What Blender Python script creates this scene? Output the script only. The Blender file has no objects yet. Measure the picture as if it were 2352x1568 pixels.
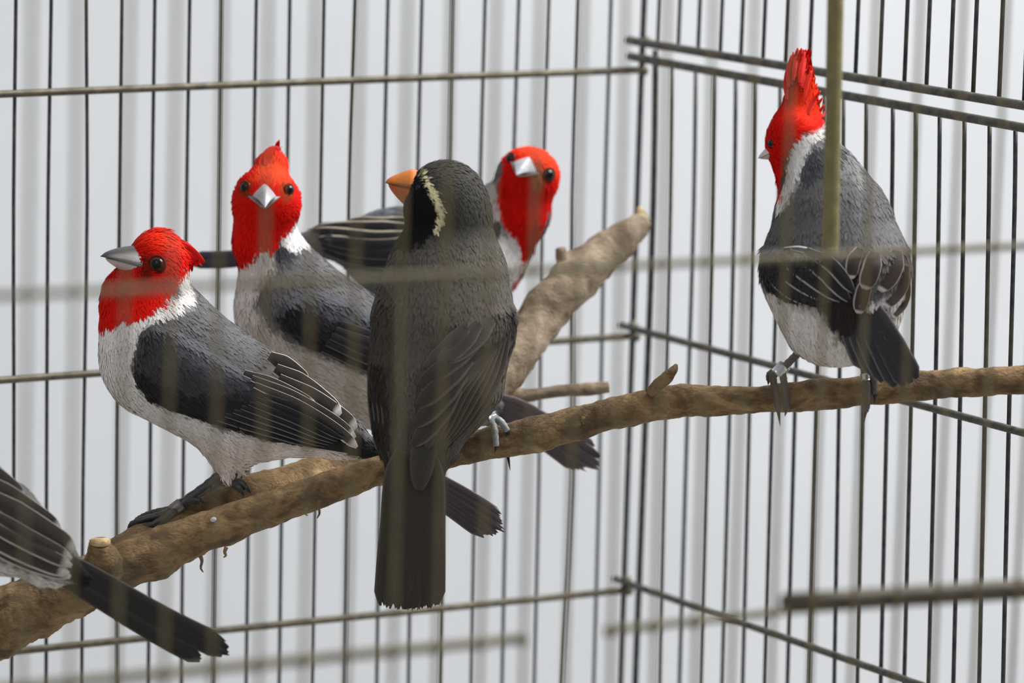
import bpy, math, random
import numpy as np
from mathutils import Vector, Matrix
from mathutils.bvhtree import BVHTree

# ------------------------------------------------------------------ camera
F = 11460.0                                  # focal length in pixels of a 2352 x 1568 frame
IW, IH = 2352.0, 1568.0
CAM = Vector((0.0, 0.0, 1.50))
PITCH, ROLL = math.radians(8.5), math.radians(1.06)
sc = bpy.context.scene
col = sc.collection
cam_d = bpy.data.cameras.new('camera')
cam = bpy.data.objects.new('camera', cam_d)
col.objects.link(cam)
RM = Matrix.Rotation(math.pi / 2 - PITCH, 4, 'X') @ Matrix.Rotation(ROLL, 4, 'Z')
cam.matrix_world = Matrix.Translation(CAM) @ RM
cam_d.sensor_width = 36.0
cam_d.sensor_fit = 'HORIZONTAL'
cam_d.lens = F / IW * 36.0
cam_d.clip_start, cam_d.clip_end = 0.05, 50
cam_d.dof.use_dof = True
cam_d.dof.focus_distance = 1.725
cam_d.dof.aperture_fstop = 10.0
sc.camera = cam

# ------------------------------------------------------------------ light
world = bpy.data.worlds.new('room_light')
sc.world = world
world.use_nodes = True
bg = world.node_tree.nodes['Background']
bg.inputs[0].default_value = (0.90, 0.95, 1.0, 1)
bg.inputs[1].default_value = 0.31

def area(name, loc, target, sx, sy, power, colr):
    l = bpy.data.lights.new(name, 'AREA')
    l.shape = 'RECTANGLE'; l.size = sx; l.size_y = sy; l.energy = power; l.color = colr
    o = bpy.data.objects.new(name, l); col.objects.link(o)
    o.location = loc
    o.rotation_euler = (Vector(target) - Vector(loc)).to_track_quat('-Z', 'Y').to_euler()
    return o
area('ceiling_lamp', (1.15, 2.05, 2.75), (0.5, 2.15, 1.2), 1.3, 1.0, 52, (1.0, 0.99, 0.98))
area('front_fill_light', (-0.6, 0.2, 2.9), (0.0, 1.9, 1.2), 1.2, 1.2, 4, (1.0, 0.96, 0.90))  # weak fill added from the front, not a visible lamp

vs = sc.view_settings
vs.view_transform = 'Standard'
try: vs.look = 'None'
except Exception: pass
vs.gamma = 1.0
vs.use_curve_mapping = False
vs.exposure = 0.55

# ------------------------------------------------------------------ helpers
rng = np.random.default_rng(7)
random.seed(7)
RM3 = np.array(RM.to_3x3())
CAMN = np.array(CAM)

def PT(px, py, d):
    """world point seen at pixel (px, py) and at depth d metres along the optical axis"""
    px, py, d = np.broadcast_arrays(np.asarray(px, float), np.asarray(py, float), np.asarray(d, float))
    c = np.stack([(px - IW / 2) / F * d, -(py - IH / 2) / F * d, -d], -1)
    return c @ RM3.T + CAMN

def ray(px, py):
    v = PT(px, py, 1.0) - CAMN
    return v

def lin(c):
    c = np.asarray(c, float) / 255.0
    return np.where(c <= 0.04045, c / 12.92, ((c + 0.055) / 1.055) ** 2.4)

def make_mesh(name, verts, faces, mat, parent=None, colors=None, smooth=True, org=(0, 0, 0)):
    me = bpy.data.meshes.new(name)
    v = np.asarray(verts, float) - np.asarray(org, float)
    me.from_pydata(v.tolist(), [], [tuple(int(i) for i in f) for f in faces])
    if colors is not None:
        a = me.color_attributes.new('col', 'FLOAT_COLOR', 'POINT')
        cc = np.ones((len(v), 4), np.float32); cc[:, :3] = colors
        a.data.foreach_set('color', cc.ravel())
    if smooth:
        me.polygons.foreach_set('use_smooth', np.ones(len(me.polygons), bool))
    me.update()
    me.materials.append(mat)
    o = bpy.data.objects.new(name, me)
    col.objects.link(o)
    if parent is not None:
        o.parent = parent
    else:
        o.location = org
    return o

def empty(name, loc):
    o = bpy.data.objects.new(name, None)
    o.empty_display_size = 0.01
    col.objects.link(o); o.location = loc
    return o

def tag(o, label=None, cat=None, group=None, kind=None):
    if label: o['label'] = label
    if cat: o['category'] = cat
    if group: o['group'] = group
    if kind: o['kind'] = kind
    return o

def loft(path, ra, rb=None, n=12, up=None, caps=True):
    """tube through path; ra across, rb along the second axis. returns verts, faces"""
    p = np.asarray(path, float); m = len(p)
    ra = np.broadcast_to(np.asarray(ra, float), (m,)); rb = ra if rb is None else np.broadcast_to(np.asarray(rb, float), (m,))
    t = np.gradient(p, axis=0); t /= np.linalg.norm(t, axis=1, keepdims=True) + 1e-12
    ref = np.array(up if up is not None else (0.0, 0.0, 1.0), float)
    a = np.cross(t, ref)
    bad = np.linalg.norm(a, axis=1) < 1e-3
    a[bad] = np.cross(t[bad], np.array([0.31, 0.95, 0.1]))
    a /= np.linalg.norm(a, axis=1, keepdims=True)
    b = np.cross(a, t)
    th = np.linspace(0, 2 * np.pi, n, endpoint=False)
    v = p[:, None, :] + ra[:, None, None] * np.cos(th)[None, :, None] * a[:, None, :] + rb[:, None, None] * np.sin(th)[None, :, None] * b[:, None, :]
    v = v.reshape(-1, 3)
    f = []
    for i in range(m - 1):
        for j in range(n):
            k = (j + 1) % n
            f.append((i * n + j, i * n + k, (i + 1) * n + k, (i + 1) * n + j))
    if caps:
        f.append(tuple(range(n - 1, -1, -1))); f.append(tuple((m - 1) * n + j for j in range(n)))
    return v, f

def resample(pts, n):
    """smooth (Catmull-Rom) resampling of rows of pts to n rows"""
    p = np.asarray(pts, float); m = len(p)
    if m == 2:
        s = np.linspace(0, 1, n)[:, None]; return p[0] * (1 - s) + p[1] * s
    e = np.vstack([2 * p[0] - p[1], p, 2 * p[-1] - p[-2]])
    s = np.linspace(0, m - 1, n); i = np.minimum(s.astype(int), m - 2); u = (s - i)[:, None]
    p0, p1, p2, p3 = e[i], e[i + 1], e[i + 2], e[i + 3]
    return 0.5 * (2 * p1 + (p2 - p0) * u + (2 * p0 - 5 * p1 + 4 * p2 - p3) * u ** 2 + (3 * p1 - p0 - 3 * p2 + p3) * u ** 3)

def wob(x, y, z, s, seed=0.0):
    """cheap smooth pseudo noise in -1..1"""
    a = np.sin(x / s * 1.7 + seed) + np.sin(y / s * 2.1 + 1.3 + seed * 1.7) + np.sin(z / s * 1.9 + 2.1 + seed * .6)
    b = np.sin((x + y) / s * 1.3 + 0.7 + seed) + np.sin((y - z) / s * 2.9 + seed * 2.3) + np.sin((x - y * .6 + z) / s * 3.3 + 4.0 + seed)
    return (a + b) / 6.0

# ------------------------------------------------------------------ materials
def new_mat(name):
    m = bpy.data.materials.new(name); m.use_nodes = True
    nt = m.node_tree
    return m, nt, nt.nodes['Principled BSDF']

def N(nt, t, **kw):
    n = nt.nodes.new(t)
    for k, v in kw.items(): setattr(n, k, v)
    return n

def ramp(nt, stops):
    r = N(nt, 'ShaderNodeValToRGB')
    e = r.color_ramp.elements
    e[0].position, e[0].color = stops[0][0], (*lin(stops[0][1]), 1)
    e[1].position, e[1].color = stops[-1][0], (*lin(stops[-1][1]), 1)
    for p, c in stops[1:-1]:
        q = e.new(p); q.color = (*lin(c), 1)
    return r

def mat_attr(name, rough=0.7, spec=0.25, noise=0.12, scale=900, sheen=0.0, bump=0.0):
    m, nt, b = new_mat(name)
    at = N(nt, 'ShaderNodeAttribute', attribute_name='col')
    tc = N(nt, 'ShaderNodeTexCoord')
    nz = N(nt, 'ShaderNodeTexNoise'); nz.inputs['Scale'].default_value = scale; nz.inputs['Detail'].default_value = 4
    nt.links.new(tc.outputs['Object'], nz.inputs['Vector'])
    mr = N(nt, 'ShaderNodeMapRange')
    mr.inputs['From Min'].default_value = 0.3; mr.inputs['From Max'].default_value = 0.7
    mr.inputs['To Min'].default_value = 1 - noise; mr.inputs['To Max'].default_value = 1 + noise
    nt.links.new(nz.outputs['Fac'], mr.inputs['Value'])
    mx = N(nt, 'ShaderNodeVectorMath', operation='SCALE')
    nt.links.new(at.outputs['Color'], mx.inputs[0]); nt.links.new(mr.outputs['Result'], mx.inputs['Scale'])
    nt.links.new(mx.outputs['Vector'], b.inputs['Base Color'])
    b.inputs['Roughness'].default_value = rough
    b.inputs['Specular IOR Level'].default_value = spec
    if sheen:
        b.inputs['Sheen Weight'].default_value = sheen
        b.inputs['Sheen Roughness'].default_value = 0.5
    if bump:
        bp = N(nt, 'ShaderNodeBump'); bp.inputs['Strength'].default_value = bump; bp.inputs['Distance'].default_value = 0.0004
        nt.links.new(nz.outputs['Fac'], bp.inputs['Height']); nt.links.new(bp.outputs['Normal'], b.inputs['Normal'])
    return m

M_plum = mat_attr('plumage_feather', 0.8, 0.12, 0.10, 1300, 0.0)
M_feather = mat_attr('flight_feather', 0.6, 0.2, 0.12, 1500)
M_horn = mat_attr('beak_horn', 0.32, 0.5, 0.10, 700, bump=0.2)
M_eye = mat_attr('eye_gloss', 0.06, 0.28, 0.0)
M_leg = mat_attr('leg_scale', 0.4, 0.5, 0.25, 900, bump=0.6)

def mat_wire(name, c0, c1, metal, rough):
    m, nt, b = new_mat(name)
    tc = N(nt, 'ShaderNodeTexCoord')
    nz = N(nt, 'ShaderNodeTexNoise'); nz.inputs['Scale'].default_value = 260; nz.inputs['Detail'].default_value = 5
    nt.links.new(tc.outputs['Object'], nz.inputs['Vector'])
    r = ramp(nt, [(0.35, c0), (0.65, c1)])
    nt.links.new(nz.outputs['Fac'], r.inputs['Fac']); nt.links.new(r.outputs['Color'], b.inputs['Base Color'])
    b.inputs['Metallic'].default_value = metal; b.inputs['Roughness'].default_value = rough
    bp = N(nt, 'ShaderNodeBump'); bp.inputs['Strength'].default_value = 0.25; bp.inputs['Distance'].default_value = 0.0003
    nt.links.new(nz.outputs['Fac'], bp.inputs['Height']); nt.links.new(bp.outputs['Normal'], b.inputs['Normal'])
    return m
M_wire = mat_wire('aged_wire', (50, 50, 54), (80, 78, 74), 0.35, 0.5)
M_bar = mat_wire('brassy_bar', (80, 76, 64), (110, 104, 84), 0.35, 0.5)
M_bar_r = mat_wire('dull_grey_bar', (66, 66, 64), (104, 100, 88), 0.35, 0.5)
M_fwire = mat_wire('brass_wire', (98, 86, 57), (120, 106, 73), 0.15, 0.55)
M_frail = mat_wire('brass_rail', (92, 84, 58), (112, 102, 72), 0.2, 0.55)
M_frod = mat_wire('brass_rod', (112, 104, 62), (136, 126, 78), 0.2, 0.55)
M_ring_dull, _nt, _b = new_mat('dull_leg_ring')
_b.inputs['Base Color'].default_value = (0.20, 0.19, 0.18, 1); _b.inputs['Metallic'].default_value = 0.3; _b.inputs['Roughness'].default_value = 0.35
M_ring, _nt, _b = new_mat('leg_ring_metal')
_b.inputs['Base Color'].default_value = (0.75, 0.77, 0.78, 1); _b.inputs['Metallic'].default_value = 0.9; _b.inputs['Roughness'].default_value = 0.18

def mat_bark(name, stops, scale, blotch=((70, 58, 44), (196, 172, 134))):
    m, nt, b = new_mat(name)
    tc = N(nt, 'ShaderNodeTexCoord')
    mp = N(nt, 'ShaderNodeMapping'); mp.inputs['Scale'].default_value = (0.6, 1.0, 1.0)
    nt.links.new(tc.outputs['Object'], mp.inputs['Vector'])
    def noise(sc_, det, rough, dist=0.0):
        nz = N(nt, 'ShaderNodeTexNoise'); nz.inputs['Scale'].default_value = sc_; nz.inputs['Detail'].default_value = det; nz.inputs['Roughness'].default_value = rough; nz.inputs['Distortion'].default_value = dist
        nt.links.new(mp.outputs['Vector'], nz.inputs['Vector']); return nz
    nz = noise(scale, 9, 0.65, 0.4)
    r = ramp(nt, stops)
    nt.links.new(nz.outputs['Fac'], r.inputs['Fac'])
    big = noise(scale * 0.5, 6, 0.62, 0.8)
    r2 = ramp(nt, [(0.39, (0, 0, 0)), (0.49, (255, 255, 255))])      # dark blotches
    r3 = ramp(nt, [(0.56, (0, 0, 0)), (0.66, (255, 255, 255))])      # pale scuffs
    nt.links.new(big.outputs['Fac'], r2.inputs['Fac']); nt.links.new(big.outputs['Fac'], r3.inputs['Fac'])
    def mixc(fac, a_, b_, amount):
        mx = N(nt, 'ShaderNodeMix', data_type='RGBA')
        k = N(nt, 'ShaderNodeMath', operation='MULTIPLY'); nt.links.new(fac, k.inputs[0]); k.inputs[1].default_value = amount
        nt.links.new(k.outputs[0], mx.inputs[0]); nt.links.new(a_, mx.inputs[6])
        mx.inputs[7].default_value = (*lin(b_), 1)
        return mx.outputs[2]
    inv = N(nt, 'ShaderNodeMath', operation='SUBTRACT'); inv.inputs[0].default_value = 1.0; nt.links.new(r2.outputs['Color'], inv.inputs[1])
    c1 = mixc(inv.outputs[0], r.outputs['Color'], blotch[0], 0.65)
    c2 = mixc(r3.outputs['Color'], c1, blotch[1], 0.55)
    nt.links.new(c2, b.inputs['Base Color'])
    n2 = noise(scale * 8, 6, 0.6)
    ad = N(nt, 'ShaderNodeMath', operation='ADD'); nt.links.new(nz.outputs['Fac'], ad.inputs[0]); nt.links.new(n2.outputs['Fac'], ad.inputs[1])
    bp = N(nt, 'ShaderNodeBump'); bp.inputs['Strength'].default_value = 0.65; bp.inputs['Distance'].default_value = 0.0018
    nt.links.new(ad.outputs[0], bp.inputs['Height']); nt.links.new(bp.outputs['Normal'], b.inputs['Normal'])
    b.inputs['Roughness'].default_value = 0.7; b.inputs['Specular IOR Level'].default_value = 0.25
    return m
M_bark = mat_bark('brown_bark', [(0.30, (84, 64, 42)), (0.42, (124, 98, 66)), (0.50, (148, 120, 84)), (0.58, (118, 94, 64)), (0.72, (156, 128, 90))], 150, ((66, 54, 40), (204, 172, 124)))
M_bark_pale = mat_bark('grey_bark', [(0.28, (100, 86, 70)), (0.46, (142, 124, 103)), (0.6, (166, 148, 125)), (0.75, (128, 110, 88))], 110, ((88, 72, 56), (206, 190, 166)))
M_cut = mat_bark('cut_wood', [(0.3, (150, 118, 76)), (0.5, (205, 176, 128)), (0.7, (228, 208, 168))], 90)

m, nt, b = new_mat('white_painted_wall')
tc = N(nt, 'ShaderNodeTexCoord'); nz = N(nt, 'ShaderNodeTexNoise'); nz.inputs['Scale'].default_value = 5; nz.inputs['Detail'].default_value = 4
nt.links.new(tc.outputs['Object'], nz.inputs['Vector'])
r = ramp(nt, [(0.35, (220, 222, 225)), (0.65, (228, 230, 233))])
nt.links.new(nz.outputs['Fac'], r.inputs['Fac']); nt.links.new(r.outputs['Color'], b.inputs['Base Color'])
b.inputs['Roughness'].default_value = 0.75
M_wall = m

# ------------------------------------------------------------------ wall behind the cage
wv = [(-3, 2.75, 0), (3, 2.75, 0), (3, 2.75, 3), (-3, 2.75, 3), (-3, 2.85, 0), (3, 2.85, 0), (3, 2.85, 3), (-3, 2.85, 3)]
wf = [(0, 1, 2, 3), (5, 4, 7, 6), (4, 0, 3, 7), (1, 5, 6, 2), (3, 2, 6, 7), (4, 5, 1, 0)]
tag(make_mesh('wall_back', wv, wf, M_wall, smooth=False), 'plain white wall behind the cage', 'wall', kind='structure')
fv = [(-3, -3, -.05), (3, -3, -.05), (3, 2.75, -.05), (-3, 2.75, -.05), (-3, -3, 0), (3, -3, 0), (3, 2.75, 0), (-3, 2.75, 0)]
ff = [(3, 2, 1, 0), (4, 5, 6, 7), (0, 1, 5, 4), (1, 2, 6, 5), (2, 3, 7, 6), (3, 0, 4, 7)]
m, nt, b = new_mat('grey_floor_tile')
nz = N(nt, 'ShaderNodeTexNoise'); nz.inputs['Scale'].default_value = 8
r = ramp(nt, [(0.35, (168, 164, 158)), (0.65, (184, 181, 176))])
nt.links.new(nz.outputs['Fac'], r.inputs['Fac']); nt.links.new(r.outputs['Color'], b.inputs['Base Color'])
tag(make_mesh('floor', fv, ff, m, smooth=False), 'plain grey floor below the cage', 'floor', kind='structure')
# ------------------------------------------------------------------ the cage
DC = 1.95
A60 = math.radians(60)
C_L = PT(1450, 770, DC)
U_L = np.array([math.sin(A60), math.cos(A60), 0.0])          # along the back panel, to the right and away
U_R = np.array([math.cos(A60), -math.sin(A60), 0.0])         # along the right panel, to the right and nearer
N_L = np.array([U_L[1], -U_L[0], 0.0])                       # back panel normal, towards the camera
N_R = np.array([-abs(U_R[1]), -U_R[0], 0.0])                # right panel normal, into the cage
C_F = PT(400, 640, 1.26)
ZT, ZB = PT(1176, -420, 1.8)[2], PT(1176, 2020, 1.75)[2]

def hit(px, py, c, n):
    d = ray(px, py)
    t = np.dot(np.asarray(c) - CAMN, n) / np.dot(d, n)
    return CAMN + d * t

cage = empty('bird_cage', hit(1450, 1400, C_L, N_L))
tag(cage, 'large brass and grey wire cage with thin upright bars around all the birds', 'cage')
ORG = np.array(cage.location)

def rod(name, pts, rad, mat, n=8, label=None):
    v, f = loft(pts, rad, n=n, up=(0.37, 0.21, 0.9) if abs(pts[-1][2] - pts[0][2]) < 0.5 * np.linalg.norm(np.subtract(pts[-1], pts[0])) else (0.2, 1, 0.1))
    o = make_mesh(name, v, f, mat, cage, org=ORG)
    if label: o['label'] = label
    return o

def upright(pixels, c, n, rad, mat, z0=None, z1=None, name='wire', off=0.0):
    """a wire through pixel positions on a panel plane, carried on to the heights z0 / z1"""
    p = [hit(x, y, c, n) + n * off for x, y in pixels]
    z1 = ZT if z1 is None else z1; z0 = ZB if z0 is None else z0
    def ext(a, b, z):
        t = (z - b[2]) / (a[2] - b[2]); return b + (a - b) * t
    top, bot = ext(p[0], p[1], z1), ext(p[-1], p[-2], z0)
    # beyond the picture a wire hangs straight
    mid = [q for q in p if z0 < q[2] < z1]
    if len(pixels) >= 3:
        g = resample(np.array([top] + mid + [bot]), 14)
    else:
        g = np.array([top] + mid + [bot])
    return rod(name, g, rad, mat, n=8)

WR = 0.00072
# back panel
T = [36, 117, 198, 280, 355, 435, 508, 588, 665, 743, 815, 890, 968, 1038, 1113, 1190, 1259, 1327, 1402]
Md = [31, 110, 200, 275, 349, 428, 503, 581, 658, 735, 801, 880, 957, 1030, 1101, 1176, 1245, 1314, 1388]
Lo = [32, 107, 191, 269, 345, 421, 495, 572, 648, 725, 799, 872, 946, 1019, 1091, 1163, 1238, 1315, 1377]
Bt = [27, 106, 188, 269, 341, 417, 490, 566, 642, 718, 793, 866, 939, 1011, 1083, 1154, 1228, 1293, 1365]
for a, b_, l, c in zip(T, Md, Lo, Bt):
    upright([(a, 50), (b_, 500), (l, 1070), (c, 1518)], C_L, N_L, WR, M_wire)
for k in range(1, 10):
    upright([(36 - 82 * k - k * k * .6, 50), (27 - 79 * k - k * k * .6, 1518)], C_L, N_L, WR, M_wire)
# right panel: upper section above the double rail, lower section below it
TU = [1513, 1560, 1606, 1657, 1705, 1756, 1809, 1863, 1917, 1970, 2025, 2083, 2134, 2188, 2242, 2302, 2360]
def rail_y(x, k):
    return (93 + (x - 1455) * 0.1639) if k == 0 else (134 + (x - 1462) * 0.1753)
def zat(x, y): return hit(x, y, C_L, N_R)[2]
for x in TU:
    yb = rail_y(x - 4, 0)
    upright([(x, 50), (x - 0.042 * (yb - 50), yb)] if yb > 60 else [(x, 20), (x, 60)], C_L, N_R, WR * 1.1, M_wire, z0=zat(x - 2, yb))
MR = [1539, 1593, 1636, 1686, 1730, 1788, 1838, 1890, 1935, 1988, 2048, 2101, 2156, 2213, 2271, 2330]
BR = [1516, 1562, 1611, 1660, 1707, 1758, 1810, 1860, 1917, 1970, 2024, 2078, 2134, 2191, 2250, 2305]
for a, c in zip(MR, BR):
    yt = rail_y(a + 8, 1)
    upright([(a + (a - c) * (500 - yt) / 1018 * .5, yt), (a, 500), (.55 * a + .45 * c + 1.5 * math.sin(a), 960), (c, 1518)], C_L, N_R, WR * 1.1, M_wire, z1=zat(a, yt))
for k in range(1, 15):
    x0 = 2330 + 59 * k + k * k * .7
    upright([(x0 + 8, 200), (x0 - 25 - k, 1518)], C_L, N_R, WR, M_wire)
# corner posts
upright([(1479, 20), (1474, 150), (1462, 500), (1445, 1000), (1427, 1518)], C_L, N_L, 0.0012, M_wire, name='corner_post')
upright([(1506, 140), (1500, 500), (1481, 1000), (1461, 1518)], C_L, N_R, 0.0013, M_wire, z1=zat(1506, 138), name='corner_post')

def rail(px, c, n, rad, mat, off, nseg=10, name='cross_bar'):
    p = [hit(x, y, c, n) + n * off for x, y in px]
    return rod(name, resample(np.array(p), nseg), rad, mat, n=10)
BRAD = 0.0014
for a, b_ in (((0, 215), (1478, 159)), ((0, 871), (1458, 769)), ((0, 1496), (1442, 1352))):
    s = (b_[1] - a[1]) / (b_[0] - a[0])
    rail([(-760, a[1] - 770 * s * 0.99), a, (700, a[1] + 700 * s - 1), b_], C_L, N_L, BRAD, M_bar, WR + BRAD * .8)
BRR = 0.00165
for a, b_ in (((1453, 92), (2352, 240)), ((1456, 129), (2352, 291)), ((1436, 746), (2352, 990)), ((1422, 1328), (2110, 1566))):
    s = (b_[1] - a[1]) / (b_[0] - a[0])
    rail([a, b_, (3150, b_[1] + (3150 - b_[0]) * s)], C_L, N_R, BRR if a[1] < 600 else 0.0014, M_bar_r, WR + BRR * .8)
# weld beads at the corner
def bead(px, py, c, n, off, r, mat):
    p = hit(px, py, c, n) + n * off
    th = np.linspace(-1, 1, 7)
    v, f = loft([p + U_L * t * r for t in th], np.sqrt(np.maximum(1 - th * th, 0.02)) * r, n=10, up=(0, 0, 1))
    make_mesh('weld', v, f, mat, cage, org=ORG)
for x, y in ((1471, 161), (1472, 134), (1478, 94), (1453, 771), (1448, 747), (1437, 1353), (1433, 1330), (1505, 140)):
    bead(x, y, C_L, N_L, 0.002, 0.0022, M_bar)

# front panel
FT = [73, 177, 299, 405, 512, 616, 724, 828, 936, 1035, 1140, 1239, 1341, 1436, 1533, 1637, 1732, 1821, 1915, 2011, 2113, 2212, 2312, 2408]
FB = [51, 160, 269, 377, 487, 595, 697, 798, 902, 1001, 1103, 1201, 1299, 1402, 1501, 1596, 1681, 1773, 1862, 1955, 2054, 2146, 2236, 2326]
for a, c in zip(FT, FB):
    upright([(a, 50), (c, 1518)], C_F, N_L, 0.00066, M_fwire)
for k in range(1, 8):
    upright([(73 - 112 * k, 50), (51 - 110 * k, 1518)], C_F, N_L, 0.00066, M_fwire)
for k in range(1, 9):
    upright([(2408 + 95 * k, 50), (2326 + 92 * k, 1518)], C_F, N_L, 0.00066, M_fwire)
FR = 0.00105
M_rail_dark = mat_wire('dark_rail', (66, 60, 48), (88, 80, 64), 0.2, 0.6)
rail([(-800, 722), (0, 682), (870, 640), (1480, 611), (2352, 567), (3200, 524)], C_F, N_L, FR, M_frail, -0.002)
rail([(-700, 1655), (377, 1550), (1203, 1470)], C_F, N_L, 0.00135, M_frail, -0.002)
rail([(1398, 1451), (1830, 1405)], C_F, N_L, 0.0011, M_frail, -0.002)
o = rail([(1822, 1392), (2352, 1359), (3100, 1313)], C_F, N_L, 0.0030, M_rail_dark, -0.004, name='door_rail')
o['label'] = 'thick brass rod along the lower front of the cage'
for x, y in ((377, 1550), (595, 1529), (697, 1519), (902, 1499), (1001, 1489), (1103, 1480), (1201, 1470), (1402, 1451), (1501, 1440), (1596, 1430)):
    bead(x, y, C_F, N_L, 0.0, 0.0018, M_frail)
# closely wound coil sleeve hanging inside the front
p0, p1 = PT(1919, 0, 1.585), PT(1907, 584, 1.60)
ptop = p1 + (p0 - p1) * ((ZT - p1[2]) / (p0[2] - p1[2]))
turns = int(np.linalg.norm(ptop - p1) / 0.00105)
g = np.array([ptop + (p1 - ptop) * t for t in np.linspace(0, 1, 4 * turns + 1)])
rr = 0.00265 + 0.00016 * np.array([1, .3, -1, .3])[np.arange(len(g)) % 4]
o = rod('coil_sleeve', g, rr, M_frod, n=12)
o['label'] = 'thick ribbed brass sleeve hanging at the front of the cage'
# ------------------------------------------------------------------ the branch the birds sit on
def branch_mesh(name, ctrl, mat, parent, org, n=20, m=90, rough=0.08, seed=0.0, cap_r=0.85, knots=()):
    """ctrl rows: px, py, depth, radius in px"""
    g = resample(np.array(ctrl, float), m)
    d = g[:, 2]; r = g[:, 3] * d / F
    p = PT(g[:, 0], g[:, 1], d)
    v, f = loft(p, r, n=n, up=(0, 1, 0.2))
    c = np.repeat(p, n, axis=0); w = v - c
    q = v * 1000.0
    k = 1 + rough * wob(q[:, 0], q[:, 1], q[:, 2], 9.0, seed) * 1.4 + rough * .8 * wob(q[:, 0], q[:, 1], q[:, 2], 3.2, seed + 2) + rough * .45 * wob(q[:, 0], q[:, 1], q[:, 2], 1.1, seed + 5)
    gx, gy = np.repeat(g[:, 0], n), np.repeat(g[:, 1], n)
    for (kx, ky, ks, ka) in knots:
        k = k + ka * np.exp(-((gx - kx) ** 2) / ks ** 2) * np.clip(0.5 + 0.8 * ky * w[:, 2] / np.linalg.norm(w, axis=1), 0, 1)
    v = c + w * k[:, None]
    return make_mesh(name, v, f, mat, parent, org=org)

root = empty('tree_branch', PT(1000, 1090, 1.71))
tag(root, 'brown forked tree branch running across the cage as a perch', 'branch')
BO = np.array(root.location)
MAIN = [(-330, 1600, 1.705, 92), (-120, 1495, 1.703, 84), (0, 1430, 1.702, 76), (110, 1378, 1.703, 68), (210, 1335, 1.704, 62), (300, 1293, 1.706, 56), (400, 1248, 1.708, 50),
        (550, 1192, 1.710, 43), (750, 1123, 1.713, 37), (870, 1082, 1.714, 35), (1060, 1032, 1.714, 36), (1250, 992, 1.712, 38), (1400, 950, 1.710, 36),
        (1550, 922, 1.707, 37), (1660, 921, 1.705, 34), (1760, 917, 1.703, 33), (1900, 905, 1.701, 36), (2050, 894, 1.70, 34), (2150, 883, 1.70, 33), (2352, 872, 1.696, 33), (2445, 867, 1.697, 32)]
branch_mesh('main_stem', MAIN, M_bark, root, BO, n=44, m=620, rough=0.10, seed=1.0,
            knots=[(360, -1, 40, .28), (520, -1, 30, .12), (1240, -1, 30, .12), (1330, -1, 25, .1), (300, 1, 30, .1), (1990, 1, 25, .1), (2210, 1, 18, .12), (960, -1, 50, .1)])
FORK = [(180, 1345, 1.708, 46), (300, 1270, 1.722, 52), (450, 1193, 1.738, 55), (600, 1137, 1.752, 54), (750, 1093, 1.766, 52), (880, 1050, 1.78, 52), (1010, 985, 1.795, 52), (1080, 930, 1.806, 44), (1110, 900, 1.812, 20)]
branch_mesh('fork', FORK, M_bark, root, BO, n=32, m=240, rough=0.10, seed=4.0)
FORK2 = [(1060, 950, 1.803, 40), (1120, 890, 1.815, 50), (1170, 826, 1.823, 53), (1215, 765, 1.833, 52), (1290, 668, 1.845, 54), (1370, 597, 1.858, 49), (1435, 545, 1.868, 37), (1472, 512, 1.874, 27), (1480, 500, 1.875, 10)]
branch_mesh('fork_end', FORK2, M_bark_pale, root, BO, n=32, m=140, rough=0.13, seed=9.0)['label'] = 'pale grey upper end of the fork'
branch_mesh('twig', [(1120, 905, 1.818, 30), (1200, 908, 1.820, 16), (1290, 897, 1.822, 13), (1350, 893, 1.823, 15), (1398, 889, 1.824, 15)], M_bark_pale, root, BO, n=12, m=40, rough=.16, seed=3.)
branch_mesh('stub', [(1300, 625, 1.848, 18), (1292, 592, 1.847, 15), (1287, 570, 1.846, 11)], M_bark_pale, root, BO, n=12, m=12, rough=.12, seed=5.)
branch_mesh('stub', [(1452, 532, 1.871, 30), (1468, 514, 1.873, 27), (1474, 496, 1.873, 17), (1467, 474, 1.873, 5)], M_cut, root, BO, n=12, m=12, rough=.2, seed=7.)
branch_mesh('stub', [(1490, 905, 1.703, 10), (1512, 884, 1.702, 14), (1530, 868, 1.701, 15), (1548, 848, 1.70, 10), (1554, 836, 1.70, 4)], M_bark, root, BO, n=12, m=24, rough=.22, seed=6.)
branch_mesh('stub', [(240, 1310, 1.700, 50), (234, 1280, 1.696, 38), (231, 1258, 1.694, 30), (231, 1246, 1.693, 27)], M_bark, root, BO, n=14, m=16, rough=.16, seed=8.)
branch_mesh('cut_end', [(231, 1249, 1.6928, 25), (231, 1240, 1.6925, 25), (231, 1235, 1.6925, 16)], M_cut, root, BO, n=14, m=8, rough=.2, seed=8.5)['label'] = 'pale cut end of the stub'
# flakes of peeling bark under the stem
for i, (x, y, l, s) in enumerate(((460, 1288, 26, 1), (735, 1160, 30, -1), (905, 1106, 16, 1), (520, 1268, 12, -1), (120, 1428, 16, 1), (1340, 968, 12, -1), (700, 1172, 12, 1))):
    d = 1.703
    g = PT(np.array([x, x + 4 * s, x + 1 * s, x + 7 * s]), np.array([y - 12, y, y + l * .6, y + l]), d)
    v, f = loft(resample(g, 8), np.array([5, 4.5, 4, 3.5, 3, 2.5, 2, 1]) * d / F, np.array([2, 2, 2, 1.5, 1.5, 1, 1, .6]) * d / F, n=6, up=(0, 1, 0))
    make_mesh('bark_flake', v, f, M_bark, root, org=BO)
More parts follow.
